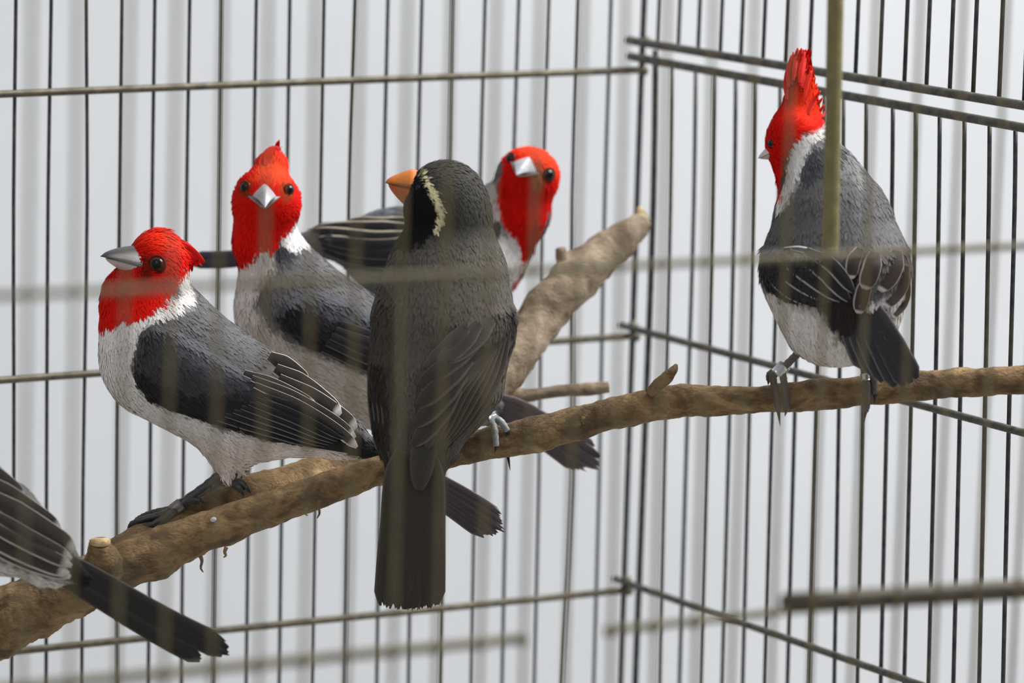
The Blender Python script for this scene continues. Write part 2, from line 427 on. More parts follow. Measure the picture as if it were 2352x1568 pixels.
# dried white speck on top of the stem
p = PT(490, 1193, 1.7022)
th = np.linspace(-1, 1, 7)
v, f = loft([p + np.array([t * .0011, 0, t * .0003]) for t in th], np.sqrt(np.maximum(1 - th * th, .03)) * .0009, n=8, up=(0, 1, 0))
M_speck, _n, _b = new_mat('white_speck'); _b.inputs['Base Color'].default_value = (.75, .75, .74, 1)
make_mesh('dropping', v, f, M_speck, root, org=BO)['label'] = 'small dried white speck'
# ------------------------------------------------------------------ bird builder
# Birds are modelled in a space of picture pixels (x right, y down, z away) that is scaled to metres at the bird's own distance.
def surface_nets(f, org, h):
    ins = f < 0
    c = [ins[i:i + f.shape[0] - 1, j:j + f.shape[1] - 1, k:k + f.shape[2] - 1] for i in (0, 1) for j in (0, 1) for k in (0, 1)]
    s = sum(x.astype(np.int8) for x in c)
    idx = np.argwhere((s > 0) & (s < 8))
    cor = np.array([(i, j, k) for i in (0, 1) for j in (0, 1) for k in (0, 1)])
    val = np.stack([f[idx[:, 0] + a, idx[:, 1] + b, idx[:, 2] + d] for a, b, d in cor], 1)
    acc = np.zeros((len(idx), 3)); cnt = np.zeros(len(idx))
    for a in range(8):
        for b in range(a + 1, 8):
            if np.abs(cor[a] - cor[b]).sum() != 1: continue
            m = (val[:, a] < 0) != (val[:, b] < 0)
            t = val[m, a] / (val[m, a] - val[m, b])
            acc[m] += cor[a] + t[:, None] * (cor[b] - cor[a]); cnt[m] += 1
    v = np.asarray(org) + h * (idx + acc / cnt[:, None])
    gid = -np.ones(s.shape, int); gid[idx[:, 0], idx[:, 1], idx[:, 2]] = np.arange(len(idx))
    faces = []
    for ax in range(3):
        u, w = (ax + 1) % 3, (ax + 2) % 3
        sl0 = [slice(None)] * 3; sl1 = [slice(None)] * 3
        sl0[ax] = slice(0, -1); sl1[ax] = slice(1, None)
        e = np.argwhere(ins[tuple(sl0)] != ins[tuple(sl1)])
        e = e[(e[:, u] > 0) & (e[:, w] > 0) & (e[:, u] < f.shape[u] - 1) & (e[:, w] < f.shape[w] - 1)]
        q = []
        for du, dw in ((-1, -1), (0, -1), (0, 0), (-1, 0)):
            g = e.copy(); g[:, u] += du; g[:, w] += dw
            q.append(gid[g[:, 0], g[:, 1], g[:, 2]])
        q = np.stack(q, 1)
        flip = ~ins[e[:, 0], e[:, 1], e[:, 2]]
        q[flip] = q[flip][:, ::-1]
        faces.append(q)
    q = np.vstack(faces)
    return v, q[(q >= 0).all(1)]

def vnormals(v, q):
    n = np.cross(v[q[:, 2]] - v[q[:, 0]], v[q[:, 3]] - v[q[:, 1]])
    o = np.zeros_like(v)
    for k in range(4): np.add.at(o, q[:, k], n)
    return o / (np.linalg.norm(o, axis=1, keepdims=True) + 1e-12)

def sd_poly(x, y, poly):
    """signed distance to polygon, positive inside"""
    P = np.asarray(poly, float); d = np.full(x.shape, 1e9); s = np.zeros(x.shape, bool)
    for i in range(len(P)):
        a, b = P[i], P[(i + 1) % len(P)]
        e = b - a; wx, wy = x - a[0], y - a[1]
        t = np.clip((wx * e[0] + wy * e[1]) / (e @ e + 1e-9), 0, 1)
        d = np.minimum(d, np.hypot(wx - t * e[0], wy - t * e[1]))
        cr = (a[1] > y) != (b[1] > y)
        with np.errstate(divide='ignore', invalid='ignore'):
            s ^= cr & (x < (b[0] - a[0]) * (y - a[1]) / (b[1] - a[1] + 1e-12) + a[0])
    return np.where(s, d, -d)

def sstep(x): x = np.clip(x, 0, 1); return x * x * (3 - 2 * x)

class Bird:
    def __init__(self, name, label, d0, base, cat='bird', group=None):
        self.d0 = d0
        self.root = empty(name, self.W(np.array([base]))[0])
        self.org = np.array(self.root.location)
        tag(self.root, label, cat, group)
        self.pads = []
    def W(self, p):
        p = np.asarray(p, float)
        return PT(p[:, 0], p[:, 1], self.d0 * (1 + p[:, 2] / F))
    def mesh(self, name, v, f, mat, parent=None, colors=None, smooth=True, label=None):
        o = make_mesh(name, self.W(v), f, mat, parent or self.root, colors, smooth, self.org)
        if label: o['label'] = label
        return o
    # --- body from blended rounded cones / ellipsoids
    def body(self, prims, h=6.0, k=28.0, zs=0.85, smooth=2):
        lo = np.array([1e9] * 3); hi = -lo
        for p in prims:
            if p[0] == 'e':
                r = max(p[2]); lo = np.minimum(lo, np.array(p[1]) - r); hi = np.maximum(hi, np.array(p[1]) + r)
            else:
                for c, r in ((p[1], p[2]), (p[3], p[4])):
                    lo = np.minimum(lo, np.array(c) - r); hi = np.maximum(hi, np.array(c) + r)
        lo -= 4 * h; hi += 4 * h
        n = np.ceil((hi - lo) / h).astype(int) + 1
        X, Y, Z = np.meshgrid(*[(lo[i] + h * np.arange(n[i])).astype(np.float32) for i in range(3)], indexing='ij')
        D = np.full(X.shape, 1e6, np.float32)
        for p in prims:
            kk = k
            if p[0] == 'e':
                c, r = p[1], p[2]
                x, y, z = X - c[0], Y - c[1], Z - c[2]
                if len(p) > 3:
                    a = math.radians(p[3]); x, y = x * math.cos(a) + y * math.sin(a), -x * math.sin(a) + y * math.cos(a)
                if len(p) > 4: kk = p[4]
                k0 = np.sqrt((x / r[0]) ** 2 + (y / r[1]) ** 2 + (z / r[2]) ** 2) + 1e-6
                k1 = np.sqrt((x / r[0] ** 2) ** 2 + (y / r[1] ** 2) ** 2 + (z / r[2] ** 2) ** 2) + 1e-9
                d = k0 * (k0 - 1) / k1
            else:
                a, ra, b, rb = np.array(p[1], float), p[2], np.array(p[3], float), p[4]
                s = p[5] if len(p) > 5 else zs
                if len(p) > 6: kk = p[6]
                e = (b - a) / np.array([1, 1, s])
                x, y, z = X - a[0], Y - a[1], (Z - a[2]) / s
                t = np.clip((x * e[0] + y * e[1] + z * e[2]) / (e @ e + 1e-9), 0, 1)
                d = (np.sqrt((x - t * e[0]) ** 2 + (y - t * e[1]) ** 2 + (z - t * e[2]) ** 2) - (ra + (rb - ra) * t)) * (0.5 + 0.5 * s)
            hh = np.maximum(kk - np.abs(D - d), 0) / kk
            D = np.minimum(D, d) - hh * hh * kk * 0.25
        v, q = surface_nets(D, lo, h)
        nb = [(0, 1), (1, 2), (2, 3), (3, 0)]
        for _ in range(smooth):
            s = np.zeros_like(v); c = np.zeros(len(v))
            for a, b in nb:
                np.add.at(s, q[:, a], v[q[:, b]]); np.add.at(c, q[:, a], 1)
                np.add.at(s, q[:, b], v[q[:, a]]); np.add.at(c, q[:, b], 1)
            v = 0.4 * v + 0.6 * s / c[:, None]
        self.v, self.q = v, q
        self.n = vnormals(v, q)
        ctr = v.mean(0)
        if ((v - ctr) * self.n).sum() < 0: self.n = -self.n
        self.bvh = BVHTree.FromPolygons([tuple(x) for x in v], [tuple(int(i) for i in x) for x in q])
        return self
    def colour(self, P, extra=None):
        c = np.tile(lin(self.base), (len(P), 1))
        for L in self.layers + (extra or []):
            poly, rgb = L[0], L[1]; o = L[2] if len(L) > 2 else {}
            soft, jit = o.get('soft', 5), o.get('jit', 4)
            d = sd_poly(P[:, 0], P[:, 1], poly) + jit * wob(P[:, 0], P[:, 1], P[:, 2], 9, 1.0) * 1.6 + jit * .6 * wob(P[:, 0], P[:, 1], P[:, 2], 3.3, 5.0)
            a = sstep(d / (2 * soft) + 0.5)
            if 'zmax' in o: a = a * sstep((o['zmax'] - P[:, 2]) / 16 + .5)
            if 'zmin' in o: a = a * sstep((P[:, 2] - o['zmin']) / 16 + .5)
            c = c * (1 - a[:, None]) + lin(rgb) * a[:, None]
        return c
    def finish_body(self, base, layers):
        self.base, self.layers = base, layers
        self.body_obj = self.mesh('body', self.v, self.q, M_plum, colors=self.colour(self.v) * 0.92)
    def surf(self, x, y, default=None):
        h = self.bvh.ray_cast(Vector((x, y, -3000)), Vector((0, 0, 1)))
        return h[0][2] if h[0] is not None else default
    # --- a raised patch on the near side of the body: a folded wing's covert pad
    def pad(self, poly, height=14, soft=26, name='wing', far=False, colors_extra=None):
        d = sd_poly(self.v[:, 0], self.v[:, 1], poly)
        face = (self.n[:, 2] < 0.25) if not far else (self.n[:, 2] > -0.1)
        keep_v = (d > -6) & face
        fk = keep_v[self.q].all(1)
        q = self.q[fk]; used = np.unique(q); mp = -np.ones(len(self.v), int); mp[used] = np.arange(len(used))
        v = self.v[used] + self.n[used] * (height * sstep((d[used] + 6) / soft) - 1.5)[:, None]
        q = mp[q]
        o = self.mesh(name, v, q, M_plum, colors=self.colour(self.v[used], colors_extra) * 0.95)
        n = vnormals(v, q)
        if (n * self.n[used]).sum() < 0: n = -n
        self.pads.append((v, n, poly, far, colors_extra))
        if not far:
            vv = np.vstack([self.v, v]); qq = np.vstack([self.q, q + len(self.v)])
            self.bvh = BVHTree.FromPolygons([tuple(x) for x in vv], [tuple(int(i) for i in x) for x in qq])
        return o
    # --- fine plumage: thousands of small blades lying along the flow
    def plumage(self, n, flow, L=34, Wd=8, sizes=(), lift=0.03, seed=1, skip=(), var=0.06):
        r = np.random.default_rng(seed)
        S = [(self.v, self.n, None)]
        sv, sn, sc_ = [], [], []
        keep = np.ones(len(self.v), bool)
        for v, nn, poly, far, ex in self.pads:
            d = sd_poly(self.v[:, 0], self.v[:, 1], poly)
            keep &= ~((d > 8) & ((self.n[:, 2] < 0.2) if not far else (self.n[:, 2] > 0)))
        for poly in skip:
            keep &= sd_poly(self.v[:, 0], self.v[:, 1], poly) < 0
        sv.append(self.v[keep]); sn.append(self.n[keep]); cs = [self.colour(self.v[keep])]
        for v, nn, poly, far, ex in self.pads:
            k = np.ones(len(v), bool)
            for p2 in skip: k &= sd_poly(v[:, 0], v[:, 1], p2) < 0
            sv.append(v[k]); sn.append(nn[k]); cs.append(self.colour(v[k], ex))
        V, Nn, Cc = np.vstack(sv), np.vstack(sn), np.vstack(cs)
        i = r.integers(0, len(V), n)
        p, nn = V[i], Nn[i]
        fl = np.asarray(flow, float)                       # rows x,y,z, dx,dy,dz
        dd = ((p[:, None, :] - fl[None, :, :3]) ** 2).sum(2)
        w = 1 / (dd + 400) ** 2
        t = (w[:, :, None] * fl[None, :, 3:]).sum(1)
        t -= (t * nn).sum(1, keepdims=True) * nn
        t /= np.linalg.norm(t, axis=1, keepdims=True) + 1e-9
        b = np.cross(nn, t)
        yaw = r.normal(0, 0.16, n)[:, None]
        t, b = t * np.cos(yaw) + b * np.sin(yaw), b * np.cos(yaw) - t * np.sin(yaw)
        p = p + t * r.uniform(-4, 4, n)[:, None] + b * r.uniform(-4, 4, n)[:, None]
        s = np.ones(n)
        for cx, cy, rad, k in sizes:
            a = sstep(1.4 - np.hypot(p[:, 0] - cx, p[:, 1] - cy) / rad)
            s = s * (1 - a) + k * a
        s = s * r.uniform(0.75, 1.25, n)
        l = (L * s)[:, None]; wd = (Wd * s * r.uniform(0.8, 1.2, n))[:, None]
        lf = r.uniform(0.5, 1.5, n)[:, None] * lift
        A0 = p - t * l * .25 - nn * 2.0
        v = np.stack([A0 - b * wd * .25, A0 + b * wd * .25,
                      p + t * l * .35 + nn * (l * lf * .8 + .4) + b * wd * .5, p + t * l * .35 + nn * (l * lf * .8 + .4) - b * wd * .5,
                      p + t * l * .62 + nn * (l * lf + .4) + b * wd * .36, p + t * l * .62 + nn * (l * lf + .4) - b * wd * .36,
                      p + t * l * .8 + nn * (l * lf * 1.05 + .2)], 1).reshape(-1, 3)
        k = np.arange(n) * 7
        f = [tuple(x) for x in np.stack([k + 3, k + 2, k + 1, k], 1).tolist()] + [tuple(x) for x in np.stack([k + 5, k + 4, k + 2, k + 3], 1).tolist()] + [tuple(x) for x in np.stack([k + 6, k + 4, k + 5], 1).tolist()]
        c = Cc[i] * r.normal(1, var, n).clip(.6, 1.5)[:, None]
        g = np.array([.9, .9, 1.0, 1.0, 1.04, 1.04, 1.07])
        c = (c[:, None, :] * g[None, :, None]).reshape(-1, 3)
        o = self.mesh('plumage', v, f, M_plum, colors=c, smooth=True)
        # the soft barbs shade like the body they lie on
        wv = self.W(p + nn) - self.W(p)
        wn = wv / np.linalg.norm(wv, axis=1, keepdims=True)
        on = np.zeros(len(o.data.vertices) * 3, np.float32); o.data.vertices.foreach_get('normal', on); on = on.reshape(-1, 3)
        rn = np.repeat(wn, 7, axis=0)
        on = np.where((on * rn).sum(1, keepdims=True) < 0, -on, on)
        m_ = rn * .8 + on * .2 + r.normal(0, .03, rn.shape)
        m_ /= np.linalg.norm(m_, axis=1, keepdims=True)
        o.data.normals_split_custom_set_from_vertices(m_.tolist())
        o['kind'] = 'stuff'
    # --- one flight feather lying on the body
    def feather(self, pts, wid, dark, edge=None, ew=(0.16, 0.16), lift=6, parent=None, name='wing_feather', tip=0.35, camber=0.10, zs=None, nrow=18, shaft=True, tipwhite=0.0, ragged=0, free=False, roundness=0.5):
        g = resample(np.array([p[:2] for p in pts], float), nrow)
        if zs is not None:
            z = resample(np.array([[q, 0] for q in zs], float), nrow)[:, 0]
        else:
            zz = [self.surf(x, y) for x, y in g]
            ok = [i for i, q in enumerate(zz) if q is not None]
            z = np.zeros(nrow)
            if not ok: ok = [0]; zz[0] = 0.0
            for i in range(nrow):
                if zz[i] is not None: z[i] = zz[i]
                else:
                    j = min(ok, key=lambda q: abs(q - i))
                    j2 = max(0, j - 3) if j < i else min(nrow - 1, j + 3)
                    sl = ((zz[j] - zz[j2]) / (j - j2)) if (j != j2 and zz[j2] is not None) else 0.0
                    z[i] = zz[j] + np.clip(sl, -6, 6) * (i - j)
            z = np.convolve(np.pad(z, 2, mode='edge'), np.ones(5) / 5, 'valid')
        z = z - lift
        t = np.gradient(g, axis=0); t /= np.linalg.norm(t, axis=1, keepdims=True) + 1e-9
        nx = np.stack([-t[:, 1], t[:, 0]], 1)
        s = np.linspace(0, 1, nrow)
        prof = np.minimum(1, 0.55 + s * 1.4)
        e = np.clip((s - (1 - tip)) / tip, 0, 1)
        prof = prof * np.power(np.clip(1 - e ** 2.2, 0.0, 1), roundness)
        prof[-1] = min(prof[-1] + 0.3, 0.3)
        w = np.interp(s, np.linspace(0, 1, len(np.atleast_1d(wid))), np.atleast_1d(wid)) * prof
        us = np.array([-1, -1 + ew[0], -1 + 1.7 * ew[0], -0.06, 0.06, 1 - 1.7 * ew[1], 1 - ew[1], 1.0])
        rr = np.random.default_rng(int(abs(g[0, 0] * 7 + g[-1, 1])) + 1)
        V = np.zeros((nrow, 8, 3)); C = np.zeros((nrow, 8, 3))
        ed = lin(edge) if edge is not None else lin(dark) * 1.25
        dk = lin(dark)
        for i in range(nrow):
            for j, u in enumerate(us):
                jx = rr.normal(0, ragged) if (ragged and i > nrow - 4) else 0
                V[i, j, 0] = g[i, 0] + nx[i, 0] * u * w[i] + t[i, 0] * jx
                V[i, j, 1] = g[i, 1] + nx[i, 1] * u * w[i] + t[i, 1] * jx
                V[i, j, 2] = z[i] + camber * w[i] * (abs(u) ** 2) * 1.6
                cc = dk * (0.92 + .1 * rr.random())
                if j in (0, 1, 6, 7): cc = ed
                if j in (3, 4) and shaft: cc = dk * 0.78
                if tipwhite and s[i] > 1 - tipwhite: cc = ed
                C[i, j] = cc
        f = [(i * 8 + j, i * 8 + j + 1, (i + 1) * 8 + j + 1, (i + 1) * 8 + j) for i in range(nrow - 1) for j in range(7)]
        Vb = V.copy(); Vb[:, :, 2] += 2.2
        n0 = nrow * 8
        f2 = [tuple(n0 + k for k in q[::-1]) for q in f]
        rim = [(i * 8, (i + 1) * 8, n0 + (i + 1) * 8, n0 + i * 8) for i in range(nrow - 1)] + [(i * 8 + 7, n0 + i * 8 + 7, n0 + (i + 1) * 8 + 7, (i + 1) * 8 + 7) for i in range(nrow - 1)] \
            + [((nrow - 1) * 8 + j, (nrow - 1) * 8 + j + 1, n0 + (nrow - 1) * 8 + j + 1, n0 + (nrow - 1) * 8 + j) for j in range(7)]
        return self.mesh(name, np.vstack([V.reshape(-1, 3), Vb.reshape(-1, 3)]), f + f2 + rim, M_feather, parent, colors=np.vstack([C.reshape(-1, 3), C.reshape(-1, 3) * .9]))
    # --- beak of two mandibles
    def beak(self, B, T, up, hU, hL, w, cU, cT, cL, droop=0.12, low=0.9, culmen=None, pw=0.75, rdg=0.25, wL=None, pL=None):
        B, T, up = np.array(B, float), np.array(T, float), np.array(up, float)
        ax = T - B; up = up - ax * (up @ ax) / (ax @ ax); up /= np.linalg.norm(up)
        side = np.cross(ax, up); side /= np.linalg.norm(side)
        part = empty('beak', (0, 0, 0)); part.parent = self.root
        for nm, sgn, hh, te in (('upper_mandible', 1, hU, 1.0), ('lower_mandible', -1, hL, low)):
            ts = np.linspace(-0.25, 1, 16); nu = 13
            V, C = [], []
            for t in ts:
                q = max(0.0, 1 - max(t, 0)); pr = q ** pw
                if t < 0: pr = 1 + t * .1
                cc = B + ax * (t * te) - up * (droop * np.linalg.norm(ax) * max(t, 0) ** 3)
                for j in range(nu):
                    u = math.pi * j / (nu - 1)
                    ww, pq = (w, pr) if sgn > 0 else (wL or w * .94, (q ** pL if (pL and t > 0) else pr))
                    V.append(cc + side * ww * pq * math.cos(u) + up * sgn * hh * (pr if sgn > 0 else (pq if pL else pr ** 1.15)) * (rdg * (1 - abs(math.cos(u))) + (1 - rdg) * math.sin(u) ** .85) + up * (0.0 if sgn > 0 else 3.0 * pr))
                    a = np.clip((t - .55) / .4, 0, 1)
                    base = lin(cU if sgn > 0 else cL)
                    c = base * (1 - a) + (lin(cT) if sgn > 0 else base * .75) * a
                    if culmen is not None and sgn > 0:
                        k = np.clip((math.sin(u) - .62 + .3 * max(t, 0)) / .3, 0, 1) * .9; c = c * (1 - k) + lin(culmen) * k
                    if abs(math.cos(u)) > .985: c = c * .35
                    C.append(c)
            m = len(ts)
            f = [(i * nu + j, i * nu + j + 1, (i + 1) * nu + j + 1, (i + 1) * nu + j) for i in range(m - 1) for j in range(nu - 1)]
            f += [(i * nu + nu - 1, i * nu, (i + 1) * nu, (i + 1) * nu + nu - 1) for i in range(m - 1)]
            self.mesh(nm, np.array(V), f, M_horn, part, colors=np.array(C))
    def eye(self, x, y, r, out, iris=(52, 28, 16), ring=(70, 16, 10), z=None, sink=0.5, ringw=1.2):
        z = self.surf(x, y, 0) if z is None else z
        out = np.array(out, float); out /= np.linalg.norm(out)
        c = np.array([x, y, z]) - out * r * sink
        nu, nv = 18, 12
        V, C = [], []
        a = np.cross(out, (0, 1, 0.1)); a /= np.linalg.norm(a); b = np.cross(out, a)
        for i in range(nv + 1):
            th = math.pi * i / nv
            for j in range(nu):
                ph = 2 * math.pi * j / nu
                V.append(c + r * (out * math.cos(th) + (a * math.cos(ph) + b * math.sin(ph)) * math.sin(th)))
                C.append(lin((8, 7, 7)) if th < .62 else lin(iris) if th < 1.15 else lin((14, 10, 9)))
        f = [(i * nu + j, i * nu + (j + 1) % nu, (i + 1) * nu + (j + 1) % nu, (i + 1) * nu + j) for i in range(nv) for j in range(nu)]
        e = self.mesh('eye', np.array(V), f, M_eye, colors=np.array(C), label='dark glossy eye')
        if ring is not None:
            R, rr = r * 1.02, r * .17 * ringw
            V = []
            for i in range(20):
                ph = 2 * math.pi * i / 20; dr = a * math.cos(ph) + b * math.sin(ph)
                for j in range(6):
                    q = 2 * math.pi * j / 6
                    V.append(c + out * (r * .35) + dr * (R * .93 + rr * math.cos(q)) + out * rr * math.sin(q))
            f = [(i * 6 + j, i * 6 + (j + 1) % 6, ((i + 1) % 20) * 6 + (j + 1) % 6, ((i + 1) % 20) * 6 + j) for i in range(20) for j in range(6)]
            self.mesh('eyelid', np.array(V), f, M_plum, e, colors=np.tile(lin(ring), (len(V), 1)))
    def tube(self, name, pts, r, colr, mat=None, parent=None, n=10, m=None, label=None):
        p = np.array(pts, float); m = m or 6 * len(p)
        g = resample(p, m); rr = np.interp(np.linspace(0, 1, m), np.linspace(0, 1, len(np.atleast_1d(r))), np.atleast_1d(r))
        rr = rr * (1 + .07 * np.sin(np.arange(m) * 2.1))
        v, f = loft(g, rr, n=n, up=(0, 0, 1))
        return self.mesh(name, v, f, mat or M_leg, parent, colors=np.tile(lin(colr), (len(v), 1)), label=label)
    def leg(self, tarsus, r, toes, colr=(58, 54, 52), ring=None, toe_r=8.5, ring_mat=None):
        """tarsus: polyline; toes: list of polylines (the last stretch of each is the claw)"""
        lg = self.tube('leg', tarsus, r, colr)
        for tp in toes:
            tp = np.array(tp, float)
            k = len(tp)
            t = self.tube('toe', tp[:-1], [toe_r * 1.05, toe_r, toe_r * .8], colr, parent=lg)
            cl = resample(tp[-2:] if k < 3 else tp[-3:], 12)[5:]
            v, f = loft(cl, np.linspace(toe_r * .6, .5, len(cl)), n=8, up=(0, 0, 1))
            self.mesh('claw', v, f, M_horn, lg, colors=np.tile(lin((44, 34, 28)), (len(v), 1)))
        if ring is not None:
            a, b, rr = np.array(ring[0], float), np.array(ring[1], float), ring[2]
            n = 16; path = [a, a + (b - a) * .02, a + (b - a) * .98, b]
            v1, f1 = loft([a + (b - a) * t for t in np.linspace(0, 1, 5)], np.full(5, rr), n=n, up=(0, 0, 1), caps=False)
            v2, f2 = loft([a + (b - a) * t for t in np.linspace(0, 1, 5)], np.full(5, rr - 2.2), n=n, up=(0, 0, 1), caps=False)
            N1 = len(v1)
            rim = [(j, (j + 1) % n, N1 + (j + 1) % n, N1 + j) for j in range(n)] + [(4 * n + (j + 1) % n, 4 * n + j, N1 + 4 * n + j, N1 + 4 * n + (j + 1) % n) for j in range(n)]
            self.mesh('leg_ring', np.vstack([v1, v2]), f1 + [tuple(N1 + k for k in q) for q in f2] + rim, ring_mat or M_ring, lg, label='dull grey leg ring' if ring_mat else 'shiny metal leg ring')
        return lg
    def tail(self, feathers, dark, edge=None, parent=None, lift=0, **kw):
        """feathers: list of (points with z, half width)"""
        part = empty('tail', (0, 0, 0)); part.parent = self.root
        for i, (pts, w) in enumerate(feathers):
            self.feather([p[:2] for p in pts], w, dark, edge, zs=[p[2] for p in pts], lift=lift, parent=part, name='tail_feather', **kw)
        return part
# ------------------------------------------------------------------ the birds
RED, RED2 = (206, 14, 2), (222, 40, 8)
WHITE, GREY, DARK, CREAM = (226, 222, 217), (99, 98, 99), (44, 43, 45), (240, 236, 230)
def nrm(a): a = np.array(a, float); return a / np.linalg.norm(a)

# ---- cardinal in profile at the left
b = Bird('red_crested_cardinal', 'red-headed grey cardinal in profile facing left, sharpest, feet on the lower fork', 1.735, (420, 1170, -20))
b.body([('e', (360, 612, 0), (70, 84, 74)), ('e', (306, 672, -4), (73, 64, 38), 0, 8), ('e', (303, 700, 0), (74, 60, 60), 0, 10), ('c', (324, 702, 0), 60, (308, 734, 0), 79, .9, 10), ('c', (350, 655, 0), 80, (375, 770, 0), 128, .9),
        ('c', (375, 574, 0), 44, (446, 592, 0), 9, .6, 20), ('c', (379, 815, 0), 152, (560, 928, 0), 134), ('c', (560, 928, 0), 134, (780, 1000, 0), 50), ('c', (780, 1000, 0), 50, (850, 1032, 8), 24),
        ('c', (515, 1030, -30), 48, (516, 1085, -40), 20, .9), ('c', (545, 1030, 30), 46, (540, 1080, 30), 20, .9)])
hood = [(500, 500), (500, 606), (428, 612), (414, 641), (391, 682), (364, 705), (336, 719), (299, 730), (272, 737), (214, 756), (140, 756), (140, 470), (500, 470)]
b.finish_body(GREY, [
    ([(150, 738), (331, 737), (318, 774), (300, 829), (306, 870), (330, 907), (377, 935), (419, 947), (474, 969), (529, 988), (616, 1012), (731, 1030), (860, 1056), (860, 1200), (150, 1200)], WHITE, dict(soft=7, jit=5)),
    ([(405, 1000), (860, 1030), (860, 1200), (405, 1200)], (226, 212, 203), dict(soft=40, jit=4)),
    ([(440, 560), (434, 620), (436, 664), (438, 684), (410, 712), (377, 730), (331, 742), (210, 770), (210, 700)], WHITE, dict(soft=5, jit=4)),
    ([(392, 645), (412, 648), (408, 672), (388, 690), (380, 672)], (70, 62, 60), dict(soft=8, jit=4)),
    ([(790, 985), (880, 1010), (890, 1075), (850, 1062), (800, 1048)], (40, 39, 41), dict(soft=5)),
    (hood, RED, dict(soft=3, jit=5)),
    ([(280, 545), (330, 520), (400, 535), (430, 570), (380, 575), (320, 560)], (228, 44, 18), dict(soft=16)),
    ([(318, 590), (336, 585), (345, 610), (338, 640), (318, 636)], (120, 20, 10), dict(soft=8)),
])
wing = b.pad([(322, 762), (302, 829), (308, 872), (334, 912), (377, 937), (474, 970), (616, 1012), (731, 1030), (806, 1042), (818, 1004), (700, 915), (640, 872), (560, 850), (480, 800), (400, 752), (350, 742)], 13, 30,
             colors_extra=[([(300, 740), (350, 740), (480, 800), (560, 850), (640, 872), (820, 1004), (806, 1050), (616, 1012), (377, 937), (300, 880)], (64, 64, 67), dict(soft=34, jit=10)),
                           ([(300, 830), (360, 880), (440, 905), (540, 900), (640, 940), (820, 1010), (806, 1050), (616, 1020), (377, 945), (300, 900)], DARK, dict(soft=12, jit=6)),
                           ([(380, 745), (480, 800), (560, 850), (560, 870), (470, 850), (400, 800)], (92, 93, 98), dict(soft=18, jit=8))])
for k in range(7):
    b.feather([(500 + 18 * k, 962 - 9 * k), (610 + 14 * k, 992 - 8 * k), (736 + 10 * k, 1028 - 4 * k)], 9, (40, 40, 43), (128, 126, 124), (.03, .2), lift=3 + k * .9, parent=wing, tip=.3)
for pts, w, lf in (([(585, 884), (680, 928), (765, 980), (820, 1027)], 13, 10), ([(578, 868), (670, 908), (760, 960), (816, 1005)], 13, 12), ([(560, 856), (640, 886), (727, 932)], 13, 13),
                   ([(640, 868), (740, 925), (818, 984)], 20, 14), ([(632, 846), (705, 890), (781, 954)], 23, 17), ([(618, 818), (662, 845), (703, 882)], 22, 21)):
    b.feather(pts, w, (72, 67, 64), CREAM, (.04, .2), lift=lf, parent=wing, tip=.2, tipwhite=.06)
d, nn = nrm((.84, .54)), nrm((-.54, .84))
b.tail([([(775, 1002, 4), (900, 1065 + o * .7, 10), (1035 + nn[0] * o, 1143 + nn[1] * o, 22), (1140 + nn[0] * o * 1.25 + e, 1213 + nn[1] * o * 1.15 + e * .6, 30)], 13)
        for o, e in ((26, -14), (-26, -8), (17, -2), (-15, 4), (8, 6), (-3, 12), (2, 0))], (82, 75, 76), (116, 108, 110), tip=.10, ragged=4, nrow=16)
b.beak((326, 614, -18), (231, 585, -40), (0.3, -1, 0), 55, 34, 54, (176, 172, 170), (58, 56, 58), (214, 204, 198), droop=.04, low=.88, culmen=(62, 62, 66), pw=.62, pL=.62)
b.eye(360, 607, 20, (-.15, -.05, -1), iris=(70, 36, 22), ring=(92, 18, 10), sink=.42)
b.eye(356, 607, 19, (-.15, -.05, 1), z=72)
for pts, w in (([(392, 556), (432, 570), (470, 603)], 9), ([(395, 566), (430, 584), (452, 602)], 8), ([(380, 545), (425, 562), (462, 594)], 8), ([(390, 575), (425, 592), (446, 606)], 7)):
    b.feather(pts, w, RED, RED2, zs=[-20, -12, -4], parent=None, name='crest_feather', tip=.5, lift=0)
b.leg([(516, 1085, -40), (470, 1120, -45), (405, 1166, -50)], [15, 12, 12],
      [[(405, 1166, -50), (370, 1182, -66), (325, 1194, -70), (300, 1204, -66), (292, 1220, -60)], [(405, 1168, -50), (360, 1176, -40), (330, 1186, -30), (312, 1196, -30), (306, 1208, -30)],
       [(408, 1168, -50), (385, 1185, -78), (350, 1205, -84), (330, 1212, -82), (322, 1222, -78)], [(408, 1164, -46), (440, 1150, -60), (462, 1150, -70), (472, 1158, -72)]],
      ring=((416, 1157, -49), (394, 1174, -52), 15), colr=(56, 54, 54), ring_mat=M_ring_dull)
b.leg([(540, 1080, 30), (532, 1098, 10), (528, 1108, -8)], [12, 10, 10],
      [[(528, 1106, -8), (552, 1108, -58), (568, 1122, -66), (578, 1136, -64)], [(528, 1106, -8), (545, 1116, -64), (556, 1130, -70), (562, 1144, -66)], [(528, 1106, -8), (500, 1112, -50), (488, 1122, -58), (482, 1132, -56)]], colr=(58, 58, 60))
